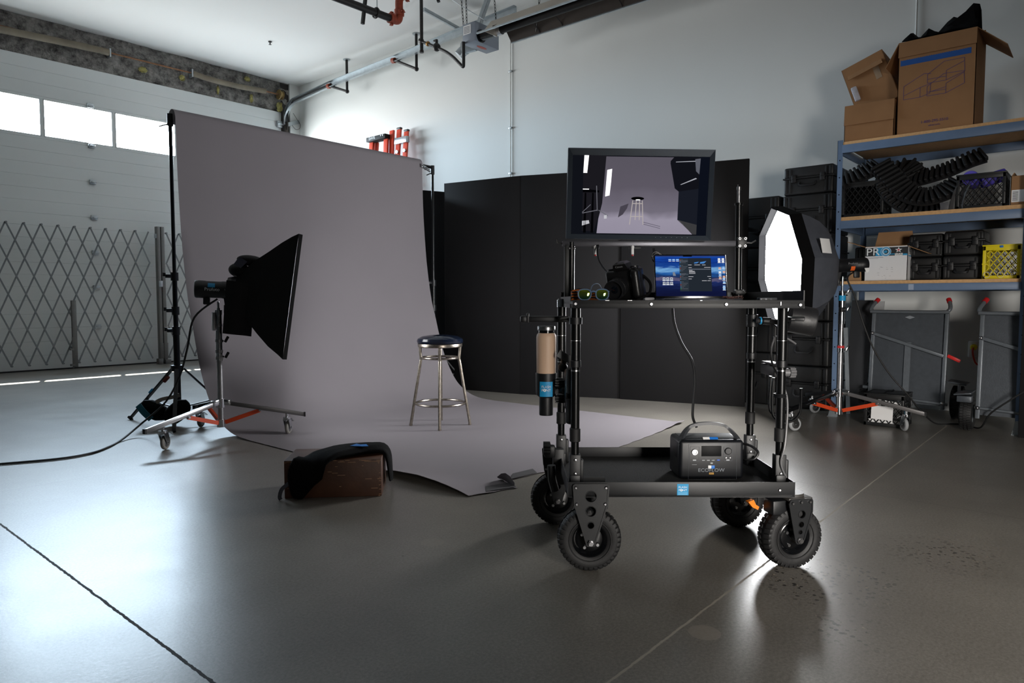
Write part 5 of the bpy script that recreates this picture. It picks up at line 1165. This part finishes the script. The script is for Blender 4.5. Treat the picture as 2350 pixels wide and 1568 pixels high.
star=[(.100+(.030 if k%2==0 else .012)*math.sin(k*PI/5),-.0018,.270+(.026 if k%2==0 else .011)*math.cos(k*PI/5)) for k in range(10)]
M().prism(star,(0,.0004,0)).build('star',K_ink,t); M().prism([(x*.5+.05,y-.0003,z*.5+.135) for x,y,z in star],(0,.0003,0)).build('star_centre',mat('red_print',(196,60,70),.6),t)
M().bx(.072,.132,-.0016,0,.222,.242).build('white_tab',K_ink,t); text('print_letters','USA',K_bink,t,(.102,-.0020,.232),FRONT,.024,.0003,'CENTER',1.15)
m=M().bx(.03,.07,-.0014,0,.232,.240).bx(.135,.170,-.0014,0,.222,.236); m.build('cyan_bars',K_cy,t)
m=M(); m.bx(-.17,-.02,-.001,0,.207,.210); m.bx(-.17,-.06,-.001,0,.201,.203); m.build('fine_print',mat('grey_print',(130,132,138),.6),t)
text('side_print','PRO',K_bink,t,(.174,.11,.255),(PI/2,0,PI/2),.075); M().bx(.172,.1735,.02,.20,.215,.222).build('side_bar',K_cy,t)
m=M(); rnd=random.Random(5)
for k in range(16): a=rnd.uniform(-.07,.05); b_=rnd.uniform(.02,.13); m.bx(a,a+rnd.uniform(.004,.02),-.001,0,b_,b_+.002)
m.build('scuffs',mat('carton_scuff',(150,152,158),.7),t)
t=thing('carton_scrap','small loose piece of brown cardboard left of the white carton','cardboard',(6.90,1.80,Z3),-PI/2); M().prism([(-.06,0,0),(.06,0,0),(.05,.03,.10),(-.03,.03,.115)],(0,.005,0)).build('piece',K_cardin,t)
def crate(lab,x,y,z,w,d,h,mt,rz=-PI/2,group='plastic crates',half=False):
    t=thing('milk_crate',lab,'crate',(x,y,z),rz,group); m=M(); b=.022
    for xx in (-w/2,w/2-b):
        for yy in (0,d-b): m.bx(xx,xx+b,yy,yy+b,0,h,.003)
    for zz,hh in ((0,.03),(h-.045,.045)):
        m.bx(-w/2,w/2,0,.012,zz,zz+hh,.002).bx(-w/2,w/2,d-.012,d,zz,zz+hh,.002).bx(-w/2,-w/2+.012,0,d,zz,zz+hh,.002).bx(w/2-.012,w/2,0,d,zz,zz+hh,.002)
    m.bx(-w/2-.004,w/2+.004,-.004,d+.004,h-.012,h,.002).bx(-w/2+.01,w/2-.01,.01,d-.01,.004,.010)
    m.bx(-w/2-.003,-w/2+.03,-.003,.01,h*.42,h*.46).bx(w/2-.03,w/2+.003,-.003,.01,h*.42,h*.46)
    m.build('frame',mt,t)
    def lat(org,u,L_):
        m=M(); org,u=V(org),V(u); z0,z1=.028,h-.043; H=z1-z0; st=.048
        k=-int(H/st)-1
        while k*st<L_:
            for s in (1,-1):
                a=k*st if s>0 else k*st+H*.72; e=k*st+H*.72 if s>0 else k*st
                A,Bq=(a,z0),(e,z1)
                lo,hi=b,L_-b
                def cl(A,Bq):
                    ts=[0,1]; dx=Bq[0]-A[0]
                    t0=(lo-A[0])/dx; t1=(hi-A[0])/dx
                    if t0>t1: t0,t1=t1,t0
                    t0=max(0,t0); t1=min(1,t1)
                    if t1-t0<.03: return None
                    return [(A[0]+dx*q,A[1]+(Bq[1]-A[1])*q) for q in (t0,t1)]
                r=cl(A,Bq)
                if r: m.bar(org+u*r[0][0]+V((0,0,r[0][1])),org+u*r[1][0]+V((0,0,r[1][1])),.005,.006)
            k+=1
        m.build('lattice_side',mt,t)
    lat((-w/2,.005,0),(1,0,0),w); lat((-w/2,d-.005,0),(1,0,0),w); lat((-w/2+.005,0,0),(0,1,0),d); lat((w/2-.005,0,0),(0,1,0),d)
    return t
K_bcrate=mat('black_crate',(24,25,26),.42)
t=crate('bright yellow lattice crate at right end of the lowest shelf',6.83,.69,Z3,.25,.30,.277,K_yellow)
M().bx(-.012,.012,-.006,0,.252,.27,.001).build('blue_tag',mat('tag_blue',(30,112,200),.5),t); M().box((0,-.002,.235),(.11,.006,.014),None,.003).build('hand_grip',K_yellow,t)
rnd=random.Random(9)
for k in range(9):
    x=6.90+.05*(k//5)+rnd.uniform(-.012,.012); y=.60+.047*(k%5)+(k//5)*.02
    if y>.79: continue
    o=M().lathe([(.021,-.05),(.0235,-.05),(.0235,.05),(.021,.05)],(0,0,0),(1,.1,.12),24,False).build('tube_end',mat('white_tube_ring',(215,215,218),.5),loc=(x-.02,y,Z3+.040+.046*((k*3)%3)+.012*(k%2)))
    tag(o,'white ringed tube lying inside the yellow crate','tube','white ringed tubes in the yellow crate')
# middle shelf
Z2=1.803
t=crate('black lattice crate at the left end of middle shelf',6.79,1.725,Z2,.34,.32,.31,K_bcrate); M().bx(.171,.176,.03,.05,.13,.19,.001).build('blue_tag',K_sticker,t)
M().box((0,.16,.14),(.29,.26,.22),None,.01).build('dark_contents',K_fabric,t)
t=crate('black lattice crate holding purple rolls on the middle shelf',6.80,.845,Z2,.335,.32,.285,K_bcrate)
K_pur=mat('purple_foam',(94,84,200),.6)
for lab,x,y,z,d_,r in (('purple roll with open centre, left one standing in the black crate',6.98,.93,Z2+.26,(-1,.0,.05),.062),('purple roll lying tilted at the right in the black crate',6.96,.78,Z2+.255,(-.35,.9,-.3),.052)):
    o=M().lathe([(r*.42,-.09),(r*.95,-.09),(r,-.08),(r,.08),(r*.95,.09),(r*.42,.09),(r*.42,.02)],(0,0,0),d_,32).build('roll',K_pur,loc=(x,y,z)); tag(o,lab,'roll','purple rolls in the black crate')
K_tread=mat('black_ribbed_rubber',(20,20,22),.7,0,(25,.2),(50,.2))
def tread(lab,pts,w,teeth,side):
    P=spline([V(p) for p in pts],8); t=thing('ribbed_strip',lab,'rubber strip',tuple(P[0]),0,'ribbed rubber strips on the middle shelf'); O=P[0]
    UP=V((-.72,0,.69)); M().strip([p-O for p in P],w,.016,0,UP).build('band',K_tread,t)
    m=M(); L_=0; nxt=0; step=.042
    for a,b_ in zip(P,P[1:]):
        seg=(b_-a).length
        while nxt<=L_+seg:
            p=a+(b_-a)*((nxt-L_)/seg)-O; d=(b_-a).normalized(); n=UP-d*UP.dot(d); n.normalize(); x=n.cross(d)
            R=Matrix((-x,d,n)).transposed()
            m.box(p+n*side*.026,(w*.96,.024,.042),R,.006,1); nxt+=step
        L_+=seg
    m.build('lugs',K_tread,t); return t
tread('black ribbed rubber strip sagging in a long loop in front on the middle shelf',[(6.86,1.60,2.24),(6.83,1.50,2.12),(6.82,1.40,2.00),(6.83,1.27,1.93),(6.86,1.13,1.95),(6.92,1.02,2.03)],.19,10,1)
tread('black ribbed rubber strip curving up towards the right behind the loop',[(7.02,1.42,2.10),(7.00,1.28,2.12),(6.98,1.10,2.16),(6.97,.95,2.22),(7.0,.86,2.25)],.17,10,1)
tread('black ribbed strip slanting down from the left post to the crate',[(6.86,1.90,2.13),(6.87,1.80,2.17),(6.90,1.70,2.22),(6.95,1.62,2.26)],.2,10,1)
tread('crumpled black ribbed strip lying low beside the left black crate',[(6.82,1.54,2.10),(6.83,1.47,1.98),(6.84,1.38,1.89),(6.87,1.28,1.85),(6.9,1.14,1.855)],.2,10,1)
tread('bunched black ribbed strip against the wall under the top shelf',[(7.10,1.66,2.05),(7.08,1.55,2.20),(7.05,1.42,2.24),(7.06,1.34,2.12)],.18,10,1)
t=thing('curved_panel','dark grey curved plastic panel standing beside the right black crate','panel',(6.80,1.06,Z2),-PI/2); M().sheet([[V((.0+.10*j/5-.045*(i/6)**2*0+.05*(i/6)**2,.03*math.sin(PI*j/5),.20*i/6)) for j in range(6)] for i in range(7)],.006).build('panel',mat('dark_grey_panel',(58,58,60),.5),t); M().bx(-.06,.0,-.02,-.008,0,.07,.004).build('foot_tab',mat('mid_grey_tab',(84,84,88),.5),t)
t=carton('brown carton with white barcode label at right end of middle shelf',6.80,.575,Z2,.14,.3,.235,K_card,K_cardin); M().bx(-.062,.06,-.001,0,.03,.125).build('label',K_white,t); flap(t,(-.07,.0,.232),(-.07,.29,.232),(.02,0,.03),K_cardin)
m=M()
for k in range(11): m.bx(-.055,-.02+.0*k,-.0016,-.001,.04+.007*k,.043+.007*k)
m.build('barcode',K_bink,t)
# top shelf
Z1=2.468
t=carton('tall brown cardboard box with blue stripe and bin drawing on top shelf',6.78,1.185,Z1,.562,.50,.785,K_card,K_cardin)
M().bx(-.265,.245,-.0012,0,.585,.632).build('blue_stripe',mat('blue_print',(20,78,150),.6),t)
m=M(); rnd=random.Random(2)
for k in range(30): x=-.255+.48*k/30; m.bx(x,x+.009*rnd.random()+.003,-.0014,0,.629,.634)
m.build('stripe_scuffs',K_card,t)
def lines(P,E,s,ox,oz):
    m=M()
    for a,b_ in E: m.bar((ox+P[a][0]*s,-.0006,oz+P[a][1]*s),(ox+P[b_][0]*s,-.0006,oz+P[b_][1]*s),.0035,.0012,(0,1,0))
    return m
bin_=[(0,.05),(0,.42),(.42,.84),(1.05,.80),(1.03,.62),(.55,.40),(.55,.12),(1.03,.32),(.56,.0),(1.02,.2),(.02,.0),(.42,.84),(.42,.45),(.03,.14),(.55,.13),(1.03,.78)]
lines([(0,0),(0,.12),(.52,.12),(.52,.0),(.52,.30),(1.0,.55),(1.02,.22),(1.0,.60),(.45,.62),(0,.30),(.10,.12),(.52,.20)],[(0,1),(1,2),(2,3),(3,0),(2,4),(4,5),(5,6),(6,3),(1,9),(9,8),(8,7),(7,5),(10,11)],.26,-.06,.30).build('bin_drawing',mat('purple_ink_line',(82,66,110),.7),t)
lines([(0,0),(0,.12),(.52,.12),(.52,.0),(.52,.30),(1.0,.50),(1.02,.18),(1.0,.60),(.45,.60),(0,.28),(.10,.12),(.52,.20)],[(0,1),(1,2),(2,3),(3,0),(2,4),(4,5),(5,6),(6,3),(1,9),(9,8),(8,7),(7,5)],.26,-.06,.405).build('bin_drawing',mat('purple_ink_line',(82,66,110),.7),t)
lines([(0,0),(0,.16),(.62,.0),(.62,.4),(0,.55),(.75,.95),(1.0,.9),(1.0,.5),(.98,.1)],[(0,1),(0,2),(2,3),(1,4),(4,5),(5,6),(3,7),(2,8),(8,7),(1,3)],.20,-.235,.30).build('bin_drawing',mat('purple_ink_line',(82,66,110),.7),t)
K_pi=mat('purple_ink',(66,52,110),.7); text('phone_number','1-800-295-5510',K_pi,t,(.0,-.0014,.088),FRONT,.031); text('web_address','uline.com',K_pi,t,(.0,-.0014,.055),FRONT,.022)
flap(t,(-.281,.01,.785),(-.281,.49,.785),(-.10,.0,-.19),K_card); flap(t,(.281,.01,.785),(.281,.49,.785),(.20,0,-.17),K_card,.06); flap(t,(-.281,.5,.785),(.281,.5,.785),(0,.05,.13),K_card,.02)
flap(t,(-.281,.0,.785),(.281,.0,.785),(0,-.012,-.13),K_card,.0)
t=thing('black_packing','crumpled black plastic packing sticking out of the tall cardboard box','packing',(7.0,1.18,Z1+.70),-PI/2)
m=M(); rnd=random.Random(4)
g=[]
for i in range(13):
    u=i/12; hgt=.10+.03*math.sin(i*1.9)+(.16*max(0,(u-.45)/.55)); g.append([V((-.27+.54*u,-.20+.10*j,[.095,hgt+.05,hgt*.95+.06+.02*math.sin(i),.10][j]+.02*rnd.random())) for j in range(4)])
m.sheet(g,.006); m.prism([(.05,-.16,.16),(.235,-.18,.27),(.262,-.16,.10),(.10,-.18,.08)],(0,.02,.01)); m.build('packing',K_fabric,t,40)
t=carton('low brown cardboard box with folded front flap at left end of top shelf',6.77,1.685,Z1,.40,.36,.325,K_card,K_cardin)
flap(t,(-.2,-.001,.325),(.2,-.001,.325),(.0,-.014,-.175),K_card); flap(t,(.2,.0,.322),(.2,.3,.322),(-.03,.0,-.06),K_card)
t=carton('tilted brown cardboard box leaning on the low box behind it',6.98,1.66,Z1+.33,.36,.34,.48,K_card,K_cardin); t.rotation_euler=(math.radians(-4),math.radians(-20),-PI/2)
M().box((-.13,-.02,.20),(.05,.03,.14),(0,0,.2),.01).build('white_lining',mat('crumpled_white_liner',(190,190,200),.6,0,(20,.2),(30,.4)),t); M().bx(.06,.11,-.002,0,.24,.40).build('clear_tape',mat('packing_tape',(150,128,104),.25),t)
flap(t,(-.15,.0,.40),(.15,.0,.40),(0,-.03,-.05),K_card)
o=M().bx(6.60,6.66,.30,.515,.0,1.80,.004).build('black_board',K_flat); tag(o,'black board standing at the right border in front of the shelves','panel')
t=thing('dark_box','dark red-brown box at the right border on the top shelf','box',(6.90,.51,Z1),0); M().bx(0,.3,0,.065,0,.33,.006).build('walls',mat('dark_brown_carton',(70,34,30),.7),t)
# ------------------------------------------------------------------ things under the shelves
def panel_cart(lab,x,y0,y1,lean=.10,lever=True):
    """cart stood on end: grey panel facing -X, local X along the wall (to the right), local Y towards the wall"""
    w=y1-y0; t=thing('panel_cart',lab,'cart',(x,(y0+y1)/2,0),-PI/2,'grey carts stood on end under the shelves')
    L=lambda p:(p[0],p[1]+lean*(p[2]/.95),p[2])
    M().prism([L((-w/2+.03,.0,.13)),L((w/2-.03,0,.13)),L((w/2-.03,0,.945)),L((-w/2+.03,0,.945))],(0,.012,0)).build('panel',K_grey,t)
    for s in (-1,1): M().bar(L((s*(w/2-.02),-.01,.10)),L((s*(w/2-.02),-.01,.965)),.035,.03,(1,0,0),.004).build('side_rail',K_greyl,t)
    M().bar(L((-w/2+.02,-.032,.755)),L((w/2-.03,-.032,.57)),.028,.022,(0,1,0),.004).build('diagonal_bar',K_greyl,t)
    M().bar(L((-.0,-.012,.13)),L((-.0,-.012,.68)),.05,.012,(0,1,0)).build('middle_stile',K_greyl,t)
    M().cyl(L((-w/2,-.03,.19)),L((w/2+.02,-.03,.15)),.012,n=12).build('axle_bar',K_greyl,t)
    for px_,pz in ((-w/2+.02,.755),(-w/2+.02,.19),(w/2-.02,.16)): M().ball(L((px_,-.045,pz)),.015,10).build('bolt',K_steel,t)
    h=part('handle',t)
    pts=[L((-w/2+.035,.03,1.065)),L((-w/2+.015,.0,1.03)),L((-w/2-.002,-.03,.99)),L((-w/2+.005,-.04,.963)),L((-w/2+.05,-.045,.955)),L((w/2-.06,-.045,.955)),L((w/2-.012,-.04,.965)),L((w/2+.002,-.03,.99)),L((w/2-.006,.0,1.03)),L((w/2-.022,.03,1.065))]
    M().tube(pts,.0165,12,5).build('bar',K_greyl,h)
    for a,b_ in ((pts[1],pts[0]),(pts[-2],pts[-1])):
        a,b_=V(a),V(b_); M().cyl(a+(b_-a)*.35,b_+(b_-a)*.1,.0205,n=16).build('grip',K_red,h)
    M().prism([L((-.04,-.002,.905)),L((0,-.002,.92)),L((.04,-.002,.905)),L((0,-.002,.89))],(0,.002,0)).build('badge',mat('faded_badge',(140,146,152),.5),t)
    if lever: M().bar(L((w/2+.0,-.02,.575)),L((w/2+.095,-.01,.53)),.028,.02,(0,1,0),.004).build('lever',mat('red_lever',(206,30,28),.45),t)
    return t
def side_wheel(t,x,y,R,w,arch=True):
    c=part('wheel',t,(x,y,R))
    m=M().lathe([(R*.55,-w*.42),(R*.8,-w*.5),(R*.95,-w*.42),(R,-w*.25),(R,w*.25),(R*.95,w*.42),(R*.8,w*.5),(R*.55,w*.42)],(0,0,0),(1,0,0),48,False)
    for k in range(40):
        a=2*PI*k/40
        for j in (-1,0,1):
            aa=a+(PI/40 if j==0 else 0); m.box((j*w*.27,R*1.0*math.cos(aa),R*1.0*math.sin(aa)),(w*.2,.012,.012),(aa,0,0))
    m.build('tyre',K_rubber,c); M().lathe([(.001,-w*.3),(R*.5,-w*.3),(R*.58,-w*.4),(R*.58,w*.4),(R*.5,w*.3),(.001,w*.3)],(0,0,0),(1,0,0),32).build('hub',K_galv,c)
t=panel_cart('grey panel cart with red lever and red grips, left of the wall outlet',7.06,1.075,1.70)
side_wheel(t,.375,.235,.145,.10); M().box((.385,.16,.335),(.15,.22,.012),(.0,.12,0),.003).box((.40,.10,.25),(.012,.10,.15)).build('fender',K_grey,t)
side_wheel(t,-.375,.235,.13,.10); M().bx(-.36,-.31,.02,.18,.235,.262,.004).build('side_stub',K_greyl,t)
t=panel_cart('grey panel cart with red grip cut off by the right border',6.72,.19,.815,.10,False)
side_wheel(t,-.365,.02,.135,.095); M().box((-.385,.0,.305),(.12,.26,.012),(0,-.15,0),.003).box((-.372,-.08,.265),(.10,.10,.05),None,.004).build('fender',K_grey,t)
t=thing('wall_outlet','white wall outlet with yellow plug and red cord between the grey carts','outlet',(XW,.968,.60),-PI/2)
M().bx(-.042,.042,-.008,0,-.075,.075,.003).build('cover_plate',K_white,t); M().cyl((0,-.02,.02),(0,-.008,.02),.028).box((0,-.035,.018),(.04,.04,.04),None,.008).build('yellow_plug',K_yellow,t)
M().tube([(0,-.055,.015),(0,-.075,-.02),(.01,-.07,-.08),(.03,-.06,-.13),(.08,-.05,-.16)],.008,8,5).build('red_cord',mat('red_cord',(190,52,24),.5),t)
t=thing('leaning_board','dark board leaning on the wall just right of shelf post','panel',(7.15,1.90,0),-PI/2); M().prism([(-.03,.0,0),(.16,.0,0),(.16,.20,1.06),(-.03,.20,1.06)],(0,.02,0)).build('board',mat('dark_grey_board',(44,46,50),.5),t)
t=thing('leaning_board','pale board leaning on the wall behind the left grey cart','panel',(7.25,1.72,0),-PI/2); M().prism([(-.03,.0,0),(.05,.0,0),(.03,.30,1.05),(-.06,.30,1.05)],(0,.02,0)).build('board',mat('pale_grey_board',(176,178,180),.6),t)
o=M().bar((6.95,1.83,.0),(7.05,1.90,.80),.035,.012,(1,0,0)).build('metal_slat',K_galv); tag(o,'thin grey metal slat leaning behind the chrome stand','slat')
t=crate('black lattice crate with white papers standing on floor behind the chrome stand',6.43,1.42,0,.30,.32,.275,K_bcrate)
M().box((-.01,-.004,.115),(.165,.004,.115),(0,.03,0)).build('white_sheet',K_white,t); M().bx(-.12,.12,.016,.022,.012,.055).box((.0,.02,.20),(.2,.004,.04),(0,.1,0)).build('white_papers',K_white,t); M().tube([(-.05,.12,.25),(.0,.10,.29),(.05,.06,.30),(.06,.05,.31)],.008,8,4).build('dark_cable',K_plastic,t)
M().bx(.150,.155,.04,.06,.10,.15).build('blue_tag',K_sticker,t)
